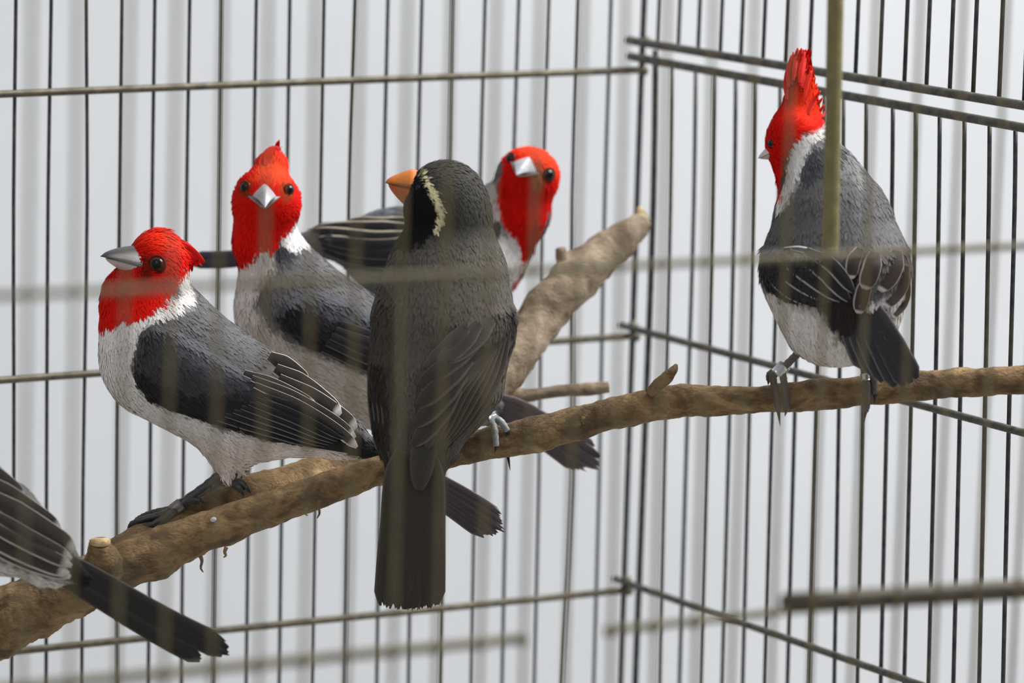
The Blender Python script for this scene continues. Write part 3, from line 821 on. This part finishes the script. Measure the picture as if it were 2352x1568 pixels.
b.plumage(24000, [(270, 570, 0, 1, -.5, 0), (300, 545, 0, 1, -.35, 0), (340, 530, 0, 1, .05, 0), (400, 560, 0, 1, .45, 0), (300, 640, 0, .2, 1, 0), (350, 650, 0, .55, .8, 0), (260, 690, 0, .05, 1, 0), (400, 650, 0, .35, 1, 0),
    (320, 710, 0, .1, 1, 0), (250, 800, 0, .15, 1, 0), (310, 900, 0, .75, .8, 0), (430, 800, 0, .7, .75, 0), (560, 850, 0, .78, .62, 0), (700, 950, 0, .8, .6, 0), (420, 990, 0, .8, .6, 0), (560, 1040, 0, .95, .25, 0), (500, 720, 0, .8, .6, 0), (516, 1080, 0, .1, 1, 0)],
    L=28, Wd=5.5, sizes=((330, 620, 105, .66),), seed=11, skip=[[(610, 800), (700, 850), (830, 980), (830, 1050), (700, 1030), (560, 985), (520, 940), (570, 870)]])

# ---- cardinal facing the camera
b = Bird('red_crested_cardinal', 'red-headed cardinal with pointed crest facing the camera, behind the profile bird', 1.79, (900, 1050, 20))
b.body([('e', (612, 460, -40), (73, 62, 74)), ('c', (614, 432, -38), 65, (624, 388, -26), 38, .8, 14), ('c', (624, 388, -26), 38, (637, 346, -14), 8, .6, 8), ('c', (612, 480, -45), 73, (598, 556, -35), 62, .9), ('c', (612, 545, -15), 70, (664, 690, 5), 118, .9),
        ('c', (672, 712, 0), 132, (890, 856, 70), 128), ('c', (890, 856, 70), 128, (1070, 915, 110), 50), ('c', (1070, 915, 110), 50, (1130, 930, 120), 24)])
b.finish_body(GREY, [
    ([(480, 600), (572, 590), (599, 562), (632, 575), (628, 615), (596, 650), (584, 690), (606, 745), (660, 790), (760, 830), (900, 880), (900, 1100), (480, 1100)], (212, 207, 202), dict(soft=9, jit=5)),
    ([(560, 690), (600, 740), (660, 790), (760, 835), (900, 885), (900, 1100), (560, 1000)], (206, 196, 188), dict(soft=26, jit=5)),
    ([(628, 560), (660, 556), (680, 575), (660, 600), (632, 596)], (62, 62, 67), dict(soft=9, jit=6)),
    ([(640, 548), (690, 500), (712, 528), (700, 560), (676, 573), (652, 560)], (240, 238, 236), dict(soft=4, jit=3)),
    ([(520, 300), (720, 300), (720, 480), (688, 498), (664, 528), (645, 547), (636, 570), (626, 582), (614, 570), (599, 566), (580, 588), (560, 602), (534, 632), (480, 632), (480, 300)], RED, dict(soft=3, jit=4)),
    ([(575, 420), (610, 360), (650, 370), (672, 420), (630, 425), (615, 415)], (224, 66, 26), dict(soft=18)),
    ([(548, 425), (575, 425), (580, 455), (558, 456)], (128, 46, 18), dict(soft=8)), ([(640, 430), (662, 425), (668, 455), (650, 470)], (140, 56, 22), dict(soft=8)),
])
wing = b.pad([(630, 720), (650, 690), (720, 668), (800, 690), (960, 790), (1040, 880), (960, 890), (860, 862), (780, 830), (700, 795), (648, 758)], 14, 30,
             colors_extra=[([(600, 640), (1100, 640), (1100, 950), (600, 950)], (80, 81, 86), dict(soft=4)),
                           ([(630, 735), (660, 700), (740, 720), (850, 750), (960, 830), (1040, 890), (960, 900), (860, 862), (700, 795)], DARK, dict(soft=14, jit=7))])
for k in range(5):
    b.feather([(740 + 10 * k, 800 - 14 * k), (860 + 12 * k, 846 - 12 * k), (1010 + 8 * k, 905 - 10 * k)], 15, (44, 44, 47), (110, 108, 106), (.03, .15), lift=5 + k, parent=wing)
d, nn = nrm((.84, .54)), nrm((-.54, .84))
b.tail([([(1060, 905, 118), (1170 + nn[0] * o * .7, 940 + nn[1] * o * .7, 130), (1270 + nn[0] * o, 1003 + nn[1] * o, 140), (1362 + nn[0] * o * 1.25 + e, 1062 + nn[1] * o * 1.2 + e * .6, 150)], 14)
        for o, e in ((26, -22), (-26, -14), (17, -8), (-15, 4), (8, 2), (-3, 8), (3, 14))], (84, 76, 76), (120, 110, 110), tip=.10, ragged=4, nrow=16)
b.beak((608, 452, -104), (609, 460, -160), (0, -1, -.2), 30, 33, 31, (168, 166, 170), (212, 212, 216), (176, 164, 160), droop=.30, low=.62, pw=.85, rdg=.7, wL=39, pL=.42)
b.eye(563, 430, 14, (-.7, -.05, -.66), ring=(96, 34, 14), sink=.3); b.eye(664, 436, 14, (.7, -.05, -.66), ring=(104, 38, 16), sink=.3)
for pts, zz in (([(612, 380), (622, 355), (640, 338)], [-60, -40, -28]), ([(625, 380), (636, 358), (642, 344)], [-55, -38, -24]), ([(600, 390), (612, 362), (630, 336)], [-60, -42, -30])):
    b.feather(pts, 13, RED, RED2, zs=zz, name='crest_feather', tip=.5, lift=0)
b.leg([(905, 955, 60), (915, 985, 30), (905, 1010, 20)], [13, 10, 9], [[(905, 1010, 20), (880, 1012, -40), (868, 1030, -60), (860, 1045, -62)], [(905, 1010, 20), (912, 1005, -40), (905, 1030, -64), (902, 1045, -64)]])
b.plumage(18000, [(610, 420, 0, 0, -1, 0), (630, 370, 0, .2, -1, 0), (580, 400, -40, -.3, -.8, .6), (650, 400, -40, .3, -.8, .6), (560, 480, 0, -.3, 1, .3), (665, 490, 0, .3, 1, .3), (610, 530, 0, 0, 1, 0), (560, 570, 0, -.1, 1, 0),
    (590, 650, 0, .05, 1, 0), (600, 760, 0, .5, 1, 0), (700, 640, 0, .75, .65, 0), (780, 720, 0, .8, .6, 0), (740, 830, 0, .85, .5, 0), (900, 850, 0, .85, .5, 0), (1000, 900, 50, .9, .4, .2)],
    L=29, Wd=6, sizes=((612, 450, 90, .62),), seed=12, skip=[[(572, 455), (612, 425), (644, 460), (608, 484)]])

# ---- cardinal at the back, head tilted
b = Bird('red_crested_cardinal', 'red-headed cardinal at the back, head tilted, body hidden by the dark bird', 1.85, (1160, 800, -60))
b.body([('e', (1214, 400, -40), (68, 62, 70)), ('c', (1208, 425, -40), 66, (1208, 490, -30), 52, .9), ('c', (1208, 490, -30), 50, (1202, 590, -14), 17, .9), ('c', (1180, 440, 0), 50, (1110, 540, 20), 100, .9),
        ('c', (1090, 580, 20), 112, (900, 580, 0), 98), ('c', (900, 580, 0), 98, (760, 552, -40), 34), ('c', (760, 552, -40), 34, (690, 556, -55), 20), ('e', (1105, 600, 20), (94, 96, 92))])
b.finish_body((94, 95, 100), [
    ([(1000, 640), (1100, 560), (1150, 520), (1220, 520), (1260, 720), (1000, 760)], (222, 220, 217), dict(soft=8)),
    ([(1120, 430), (1160, 400), (1180, 480), (1160, 540), (1130, 500)], (205, 203, 202), dict(soft=8)),
    ([(1100, 500), (1150, 500), (1160, 530), (1120, 545)], (66, 66, 70), dict(soft=8)),
    ([(1150, 320), (1300, 320), (1300, 470), (1258, 480), (1247, 540), (1233, 568), (1210, 600), (1190, 652), (1180, 650), (1199, 620), (1201, 590), (1188, 552), (1166, 525), (1152, 498), (1138, 456), (1141, 421), (1157, 386)], RED, dict(soft=4, jit=4)),
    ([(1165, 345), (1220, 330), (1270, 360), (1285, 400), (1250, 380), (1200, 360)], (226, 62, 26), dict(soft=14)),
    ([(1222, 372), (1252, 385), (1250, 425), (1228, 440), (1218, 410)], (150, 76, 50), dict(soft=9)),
])
wing = b.pad([(735, 540), (790, 506), (880, 492), (990, 490), (1060, 520), (1050, 600), (960, 640), (850, 625), (770, 590)], 12, 26,
             colors_extra=[([(600, 400), (1160, 400), (1160, 700), (600, 700)], (58, 59, 63), dict(soft=4)), ([(900, 480), (1100, 480), (1100, 600), (940, 570), (880, 520)], (78, 79, 84), dict(soft=20))])
for pts, w, lf in (([(1000, 590), (880, 600), (745, 575)], 18, 4), ([(980, 570), (870, 580), (740, 562)], 16, 6), ([(960, 552), (860, 562), (730, 548)], 16, 8), ([(950, 538), (860, 545), (718, 528)], 16, 10), ([(930, 520), (850, 522), (730, 522)], 16, 12), ([(930, 505), (880, 512), (805, 507)], 14, 14)):
    b.feather(pts, w, (46, 46, 48), (176, 168, 150), (.03, .2), lift=lf, parent=wing)
b.tail([([(760, 552, -38), (640, 575 + o * .6, -60), (540, 594 + o, -75), (434 + e, 597 + o, -95)], 11) for o, e in ((-9, 6), (9, 2), (-3, -4), (4, 0))], (48, 48, 54), (70, 70, 78), tip=.08, nrow=14)
b.beak((1204, 387, -104), (1190, 391, -150), (.40, -.92, 0), 29, 25, 30, (172, 172, 178), (206, 208, 214), (190, 184, 182), droop=.25, low=.62, pw=.85, rdg=.7, wL=36, pL=.42)
b.eye(1260, 402, 16, (.55, .12, -.82), ring=(90, 40, 26), sink=.3); b.eye(1172, 364, 13, (-.75, -.25, -.6), ring=(60, 30, 26), sink=.3)
b.leg([(1125, 680, 10), (1140, 740, -40), (1165, 775, -70)], [14, 10, 9], [[(1165, 775, -70), (1180, 780, -165), (1188, 820, -172), (1186, 850, -165)], [(1165, 775, -70), (1160, 800, -165), (1168, 845, -172), (1172, 872, -165)], [(1165, 775, -70), (1200, 770, -160), (1212, 790, -172), (1216, 810, -168)]], colr=(40, 36, 34))
b.plumage(14000, [(1210, 350, 0, .1, -1, .6), (1160, 380, 0, -.6, .2, .6), (1270, 400, 0, .6, .2, .6), (1200, 450, -60, 0, 1, 0), (1250, 460, 0, .2, 1, .2), (1205, 560, 0, -.1, 1, 0), (1150, 500, 0, -.3, 1, 0), (1160, 600, 0, -.2, 1, 0),
    (1060, 520, 0, -1, .2, 0), (950, 520, 0, -1, .1, 0), (850, 560, 0, -1, 0, 0), (1000, 640, 0, -1, .2, 0), (740, 550, 0, -1, .1, 0)],
    L=29, Wd=6, sizes=((1214, 410, 90, .62),), seed=13, skip=[[(1170, 392), (1220, 358), (1232, 405), (1215, 420)]])

# ---- dark saltator seen from behind
b = Bird('dark_grey_saltator', 'dark grey bird with orange beak and cream eyebrow, back to the camera, in the middle', 1.695, (1060, 1000, 90))
b.body([('e', (1024, 470, -10), (96, 102, 92)), ('c', (1035, 510, 0), 96, (1025, 640, 0), 138), ('c', (1025, 640, 0), 138, (1018, 735, 0), 160), ('c', (1018, 735, 0), 160, (1002, 860, 0), 152),
        ('c', (1002, 860, 0), 152, (966, 980, 10), 104), ('c', (966, 980, 10), 104, (955, 1070, 22), 70)], k=22)
SG = (90, 86, 79)
b.finish_body(SG, [
    ([(900, 340), (1160, 340), (1160, 540), (1060, 560), (960, 560), (920, 600)], (68, 66, 62), dict(soft=26, jit=6)),
    ([(925, 380), (960, 392), (985, 430), (1006, 470), (1010, 505), (995, 535), (965, 556), (935, 566), (915, 560), (915, 400)], (20, 20, 21), dict(soft=7, jit=4)),
    ([(957, 400), (964, 399), (985, 418), (1003, 446), (1016, 478), (1020, 500), (1012, 517), (1004, 535), (995, 532), (1000, 512), (1006, 495), (1000, 472), (986, 447), (970, 420)], (232, 220, 176), dict(soft=2, jit=1.2)),
    ([(930, 960), (1050, 960), (1050, 1120), (880, 1120), (880, 1020)], (74, 72, 66), dict(soft=26)),
])
lw = b.pad([(880, 650), (862, 707), (850, 776), (843, 845), (843, 914), (852, 983), (872, 1056), (900, 1050), (912, 960), (905, 860), (908, 760), (905, 690)], 12, 26,
           colors_extra=[([(800, 600), (960, 600), (960, 1100), (800, 1100)], (70, 64, 58), dict(soft=4)), ([(850, 820), (885, 830), (890, 1040), (850, 1000)], (46, 42, 40), dict(soft=10))])
rw = b.pad([(1176, 690), (1120, 700), (1060, 740), (1010, 800), (975, 880), (950, 960), (935, 1030), (990, 1050), (1047, 1018), (1080, 982), (1126, 920), (1164, 854), (1188, 781), (1190, 721)], 13, 30,
           colors_extra=[([(880, 640), (1220, 640), (1220, 1100), (880, 1100)], (80, 75, 69), dict(soft=4)), ([(1165, 700), (1192, 720), (1186, 800), (1168, 800)], (44, 40, 38), dict(soft=9))])
FD, FE = (76, 69, 61), (92, 85, 76)
for k in range(7):        # long flight feathers sweeping down to the rump
    b.feather([(1166 - 10 * k, 760 + 12 * k), (1130 - 17 * k, 880 + 4 * k), (1046 - 11 * k, 1006 + 4 * k)], 17, FD, FE, (.12, .03), lift=2 + k * 1.3, parent=rw, tip=.3)
for k in range(4):        # scalloped inner feathers
    b.feather([(1095 - 14 * k, 790 + 34 * k), (1030 - 8 * k, 838 + 40 * k), (962 - 4 * k, 890 + 44 * k)], 23, (68, 62, 57), (98, 92, 84), (.22, .05), lift=12 - k * .8, parent=rw, tip=.35)
for k in range(3):        # shoulder feathers
    b.feather([(1130 - 30 * k, 735 + 8 * k), (1090 - 30 * k, 780 + 10 * k), (1030 - 26 * k, 830 + 8 * k)], 22, (82, 78, 74), (106, 103, 100), (.15, .05), lift=13, parent=rw, tip=.4)
for k in range(4):
    b.feather([(866 + 9 * k, 790 + 10 * k), (856 + 10 * k, 900), (872 + 9 * k, 1040 + 6 * k)], 13, (62, 57, 53), (96, 88, 80), (.05, .12), lift=3 + 1.5 * k, parent=lw)
b.tail([([(952 + o * .3, 1010, -62), (952 + o * .8, 1090, -52), (948 + o * .92, 1220, -20), (941 + o * 1.04, 1394 + e, 30)], 20) for o, e in ((60, -6), (-62, -4), (44, 0), (-46, 2), (28, 2), (-28, 4), (12, 4), (-10, 3), (2, 2))],
       (64, 59, 51), (82, 76, 66), tip=.07, ragged=3, nrow=18, lift=0)
b.feather([(978, 985), (972, 1040), (962, 1125)], 30, (68, 64, 58), (76, 72, 66), zs=[-92, -80, -54], name='tail_covert', tip=.5)
b.beak((938, 432, -8), (883, 421, -14), (.05, -1, 0), 45, 44, 42, (212, 116, 28), (176, 90, 26), (200, 96, 24), droop=-.02, low=.86, pw=.62)
b.eye(962, 432, 10, (-.45, 0, -.9), iris=(20, 12, 8), ring=(16, 16, 16))
b.leg([(1070, 960, 40), (1095, 968, 80), (1132, 962, 100)], [16, 12, 11], [[(1132, 962, 100), (1136, 985, 78), (1140, 1025, 74), (1136, 1040, 78)], [(1132, 962, 100), (1150, 968, 84), (1166, 990, 84), (1170, 1000, 90)],
      [(1132, 962, 100), (1152, 985, 150), (1165, 1040, 150), (1172, 1080, 140)]], ring=((1118, 966, 92), (1142, 958, 104), 16), colr=(150, 150, 150))
b.leg([(960, 980, 60), (950, 1010, 100), (945, 1030, 100)], [16, 12, 11], [[(945, 1030, 100), (940, 1050, 82), (938, 1090, 82), (936, 1110, 90)]], colr=(130, 130, 130))
b.plumage(28000, [(950, 390, 0, 1, -.5, 0), (1004, 367, 0, 1, 0, 0), (1080, 410, 0, .6, .8, 0), (1000, 450, -80, .75, .6, 0), (950, 520, 0, .3, 1, 0), (1060, 500, -60, .2, 1, 0), (1130, 520, 0, .2, 1, 0), (1020, 640, 0, 0, 1, 0), (900, 680, 0, -.1, 1, 0), (1150, 680, 0, .05, 1, 0),
    (1020, 800, 0, -.15, 1, 0), (870, 900, 0, .05, 1, 0), (1130, 850, 0, -.4, 1, 0), (970, 1000, 0, -.15, 1, 0), (950, 1080, 0, 0, 1, 0)],
    L=30, Wd=6, sizes=((1020, 470, 110, .6), (1000, 470, 55, .4)), seed=14, skip=[[(960, 830), (1100, 780), (1190, 760), (1120, 920), (1040, 1020), (940, 1040)]], var=.07)

# ---- cardinal at the right with raised crest
b = Bird('red_crested_cardinal', 'red-headed cardinal with raised crest, back turned, on the right end of the branch', 1.69, (1830, 880, 40))
b.body([('e', (1822, 318, 0), (62, 66, 56)), ('c', (1836, 268, 4), 50, (1846, 140, 16), 15, .5, 20), ('c', (1802, 345, 0), 42, (1795, 412, 0), 14, .8), ('c', (1862, 335, 8), 56, (1890, 420, 0), 90), ('c', (1890, 420, 0), 90, (1911, 510, 0), 134),
        ('c', (1911, 510, 0), 134, (1919, 620, 0), 170), ('c', (1919, 620, 0), 170, (1925, 700, 0), 142), ('c', (1925, 700, 0), 142, (1890, 765, 20), 62), ('c', (1850, 720, 10), 60, (1836, 778, 4), 18, .9), ('c', (1965, 740, 10), 60, (1985, 800, 20), 20, .9)], k=22)
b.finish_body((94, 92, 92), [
    ([(1930, 420), (1990, 420), (2100, 560), (2100, 620), (2000, 600), (1950, 520)], (112, 111, 112), dict(soft=30, jit=8)),
    ([(1700, 600), (1757, 655), (1830, 690), (1900, 720), (1960, 740), (2010, 690), (2110, 660), (2120, 900), (1700, 900)], (214, 206, 200), dict(soft=12, jit=8)),
    ([(1880, 600), (1995, 596), (2015, 690), (2000, 770), (1915, 775), (1886, 710)], (46, 40, 39), dict(soft=14, jit=8)),
    ([(1800, 400), (1842, 330), (1885, 296), (1945, 310), (1975, 380), (1950, 400), (1880, 405), (1830, 430), (1800, 440)], (120, 120, 122), dict(soft=16, jit=14)),
    ([(1850, 350), (1890, 330), (1925, 320), (1940, 350), (1900, 400), (1845, 425), (1835, 400)], (70, 70, 74), dict(soft=10, jit=14)),
    ([(1940, 345), (1962, 372), (1978, 400), (1968, 420), (1948, 390)], (128, 127, 126), dict(soft=8, jit=10)),
    ([(1790, 480), (1784, 430), (1801, 390), (1810, 345), (1828, 318), (1875, 296), (1892, 290), (1892, 312), (1866, 330), (1846, 365), (1832, 405), (1812, 450)], (228, 224, 220), dict(soft=5, jit=4)),
    ([(1700, 80), (1910, 80), (1905, 280), (1888, 296), (1850, 306), (1828, 318), (1812, 346), (1802, 396), (1796, 450), (1780, 450), (1700, 400)], RED, dict(soft=4, jit=4)),
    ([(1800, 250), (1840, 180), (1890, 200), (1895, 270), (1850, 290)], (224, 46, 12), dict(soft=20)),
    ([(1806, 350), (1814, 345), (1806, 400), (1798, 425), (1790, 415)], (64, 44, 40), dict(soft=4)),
])
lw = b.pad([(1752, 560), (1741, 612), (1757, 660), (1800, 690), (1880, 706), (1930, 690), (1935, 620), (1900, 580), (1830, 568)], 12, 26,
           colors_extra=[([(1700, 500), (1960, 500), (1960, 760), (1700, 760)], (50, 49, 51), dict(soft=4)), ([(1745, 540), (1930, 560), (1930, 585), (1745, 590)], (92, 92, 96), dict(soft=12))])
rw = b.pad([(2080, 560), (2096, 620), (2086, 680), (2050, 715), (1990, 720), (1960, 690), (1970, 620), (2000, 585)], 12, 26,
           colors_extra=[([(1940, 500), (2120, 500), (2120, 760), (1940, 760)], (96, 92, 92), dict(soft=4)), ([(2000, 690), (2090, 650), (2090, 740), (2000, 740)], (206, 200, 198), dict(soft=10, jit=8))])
for pts, w, lf in (([(1772, 600), (1830, 650), (1905, 690)], 14, 4), ([(1790, 588), (1850, 632), (1930, 690)], 16, 6), ([(1810, 580), (1880, 615), (1950, 690)], 18, 8), ([(1850, 575), (1910, 610), (1960, 670)], 16, 10), ([(1752, 615), (1800, 665), (1860, 700)], 11, 4)):
    b.feather(pts, w, (42, 40, 41), (168, 164, 160), (.04, .16), lift=lf + 6, parent=lw)
b.feather([(1800, 574), (1845, 578), (1880, 588)], 12, (70, 70, 74), (222, 222, 222), (.2, .03), lift=10, parent=lw)
for pts, w, lf in (([(2060, 575), (2048, 620), (2020, 668)], 24, 8), ([(2078, 610), (2064, 660), (2030, 705)], 20, 6), ([(2010, 578), (2000, 620), (1985, 664)], 22, 10), ([(1975, 570), (1960, 600), (1955, 640)], 16, 12), ([(2085, 640), (2074, 690), (2046, 730)], 14, 5), ([(1990, 640), (1980, 680), (1972, 720)], 18, 8)):
    b.feather(pts, w, (62, 52, 47), (196, 184, 180), (.03, .13), lift=lf, parent=rw, tip=.4, tipwhite=.07)
b.tail([([(1975 + o * .4, 690, -118), (1995 + o * .8, 760, -112), (2048 + o * 1.05 + e * .3, 878 + e - abs(o) * .1 + o * .08, -70)], 20) for o, e in ((-56, -22), (58, -8), (-38, -10), (42, 2), (-20, 2), (24, 8), (4, 10))], (58, 56, 60), (96, 94, 98), tip=.14, nrow=14)
b.beak((1768, 353, -6), (1741, 364, -14), (-.15, -1, 0), 17, 18, 15, (208, 194, 186), (190, 176, 170), (206, 188, 180), droop=.02, low=.9, pw=.65)
b.eye(1771, 329, 11, (-.7, 0, -.72), ring=(70, 14, 8))
cr = np.random.default_rng(3)
tips = [(1818, 124), (1824, 120), (1830, 126), (1836, 114), (1841, 108), (1846, 112), (1850, 124), (1855, 138), (1860, 150), (1866, 160), (1872, 176), (1878, 190), (1884, 206), (1889, 222), (1893, 240), (1896, 258), (1843, 118), (1832, 112), (1852, 132), (1862, 146), (1814, 136), (1808, 150)]
for i, (x1, y1) in enumerate(tips):
    u = np.clip((x1 - 1808) / 90, 0, 1)
    x0, y0 = 1806 + 62 * u + cr.uniform(-4, 4), y1 + 78 - 26 * u
    b.feather([(x0, y0), ((x0 + x1) / 2 - 3, (y0 + y1) / 2), (x1 + cr.uniform(-2, 2), y1 + cr.uniform(-5, 5))], 5.5, RED, (226, 60, 34), zs=[-24 + (i % 3) * 8, -12 + (i % 3) * 8, (i % 4) * 8 - 8], name='crest_feather', tip=.8, lift=0, nrow=10)
b.leg([(1836, 772, 4), (1838, 802, 4), (1822, 822, 8), (1796, 848, 14)], [12, 9, 9, 9], [[(1796, 848, 14), (1800, 872, 16), (1806, 915, 24), (1806, 940, 30), (1803, 956, 40)], [(1796, 848, 14), (1776, 864, 20), (1782, 900, 26), (1788, 945, 34), (1792, 978, 44)],
      [(1796, 848, 14), (1770, 858, 60), (1766, 872, 80), (1764, 884, 84)]], ring=((1803, 838, 13), (1784, 858, 17), 15), colr=(78, 70, 64))
b.leg([(1985, 795, 20), (1982, 830, 24), (1988, 862, 28)], [11, 9, 8], [[(1988, 862, 28), (1992, 885, 22), (1992, 925, 26), (1988, 945, 32), (1984, 972, 40)], [(1988, 862, 28), (2006, 870, 24), (2010, 905, 26), (2008, 930, 32)]], ring=((1988, 858, 27), (1990, 874, 26), 13), colr=(84, 78, 74))
b.plumage(22000, [(1765, 310, 0, .3, -1, 0), (1800, 220, 0, .2, -1, 0), (1850, 220, 0, .25, -1, 0), (1880, 260, 0, .5, -.8, 0), (1780, 370, 0, .2, 1, 0), (1840, 340, 0, .3, 1, 0), (1900, 400, 0, .1, 1, 0), (1800, 500, 0, -.2, 1, 0), (2000, 480, 0, .3, 1, 0), (1920, 540, 0, .05, 1, 0),
    (1770, 640, 0, .3, 1, 0), (2080, 620, 0, -.1, 1, 0), (1850, 740, 0, .2, 1, 0), (1990, 720, 0, .1, 1, 0)],
    L=29, Wd=6, sizes=((1822, 320, 90, .6),), seed=15)

# ---- cardinal at the lower left corner, only wing and tail in the picture
b = Bird('red_crested_cardinal', 'cardinal at the lower left corner, only its wing and long dark tail in view', 1.66, (-40, 1400, 40))
b.body([('c', (-190, 1070, 0), 128, (0, 1212, 0), 104), ('c', (0, 1212, 0), 104, (110, 1282, 0), 62), ('c', (110, 1282, 0), 62, (185, 1322, 0), 28), ('c', (-210, 1050, 0), 110, (-270, 930, 0), 76, .9), ('e', (-285, 905, 0), (88, 88, 80))], k=22)
b.finish_body(GREY, [
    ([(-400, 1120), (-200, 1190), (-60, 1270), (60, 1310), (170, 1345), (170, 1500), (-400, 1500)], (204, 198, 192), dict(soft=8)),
    ([(120, 1255), (230, 1300), (230, 1370), (172, 1352), (150, 1325)], (38, 37, 36), dict(soft=5)),
    ([(-500, 700), (-100, 700), (-190, 940), (-300, 1000), (-500, 1010)], RED, dict(soft=4)),
])
wing = b.pad([(-260, 1040), (-160, 1000), (-80, 1040), (20, 1105), (120, 1200), (170, 1262), (165, 1330), (60, 1300), (-60, 1262), (-200, 1180)], 13, 26, colors_extra=[([(-500, 900), (400, 900), (400, 1500), (-500, 1500)], (56, 54, 54), dict(soft=4))])
for pts, w, lf in (([(-60, 1235), (50, 1290), (162, 1325)], 15, 5), ([(-70, 1210), (40, 1270), (158, 1318)], 18, 7), ([(-60, 1185), (50, 1245), (165, 1300)], 15, 9), ([(-50, 1160), (60, 1225), (165, 1283)], 15, 10), ([(-40, 1128), (75, 1200), (171, 1266)], 26, 13), ([(-50, 1092), (45, 1155), (138, 1222)], 24, 16), ([(-70, 1052), (0, 1100), (50, 1146)], 22, 19)):
    b.feather(pts, w, (64, 59, 55), (186, 180, 174), (.03, .17), lift=lf, parent=wing, tip=.22, tipwhite=.06)
d, nn = nrm((.863, .505)), nrm((-.505, .863))
b.tail([([(110 + nn[0] * o * .5, 1285 + nn[1] * o * .5, -14), (180 + nn[0] * o * .8, 1322 + nn[1] * o * .8, -16), (360 + nn[0] * o, 1428 + nn[1] * o, -10), (492 + nn[0] * o * 1.15 + e, 1496 + nn[1] * o * 1.1 + e * .55, 0)], 17)
        for o, e in ((30, -14), (-26, 8), (24, -18), (-20, 20), (-10, 26), (-2, 18))], (44, 42, 40), (64, 60, 56), tip=.09, nrow=16, ragged=2)
b.beak((-340, 895, 0), (-415, 885, 0), (.1, -1, 0), 40, 30, 34, (176, 172, 170), (70, 68, 70), (196, 188, 182))
b.eye(-308, 890, 18, (-.15, -.05, -1))
b.leg([(-60, 1300, -20), (-90, 1340, -10), (-110, 1380, 0)], [16, 11, 10], [[(-110, 1380, 0), (-140, 1400, 80), (-150, 1420, 160), (-150, 1450, 180)], [(-110, 1380, 0), (-90, 1400, 80), (-80, 1420, 160), (-80, 1450, 180)]])
b.plumage(9000, [(-285, 830, 0, 1, 0, 0), (-260, 930, 0, .4, 1, 0), (-200, 1050, 0, .7, .7, 0), (0, 1200, 0, .8, .6, 0), (-100, 1280, 0, .85, .5, 0), (120, 1300, 0, .85, .5, 0)], L=29, Wd=6, sizes=((-285, 905, 100, .62),), seed=16,
          skip=[[(-60, 1030), (60, 1120), (190, 1260), (180, 1340), (60, 1310), (-80, 1240)]])
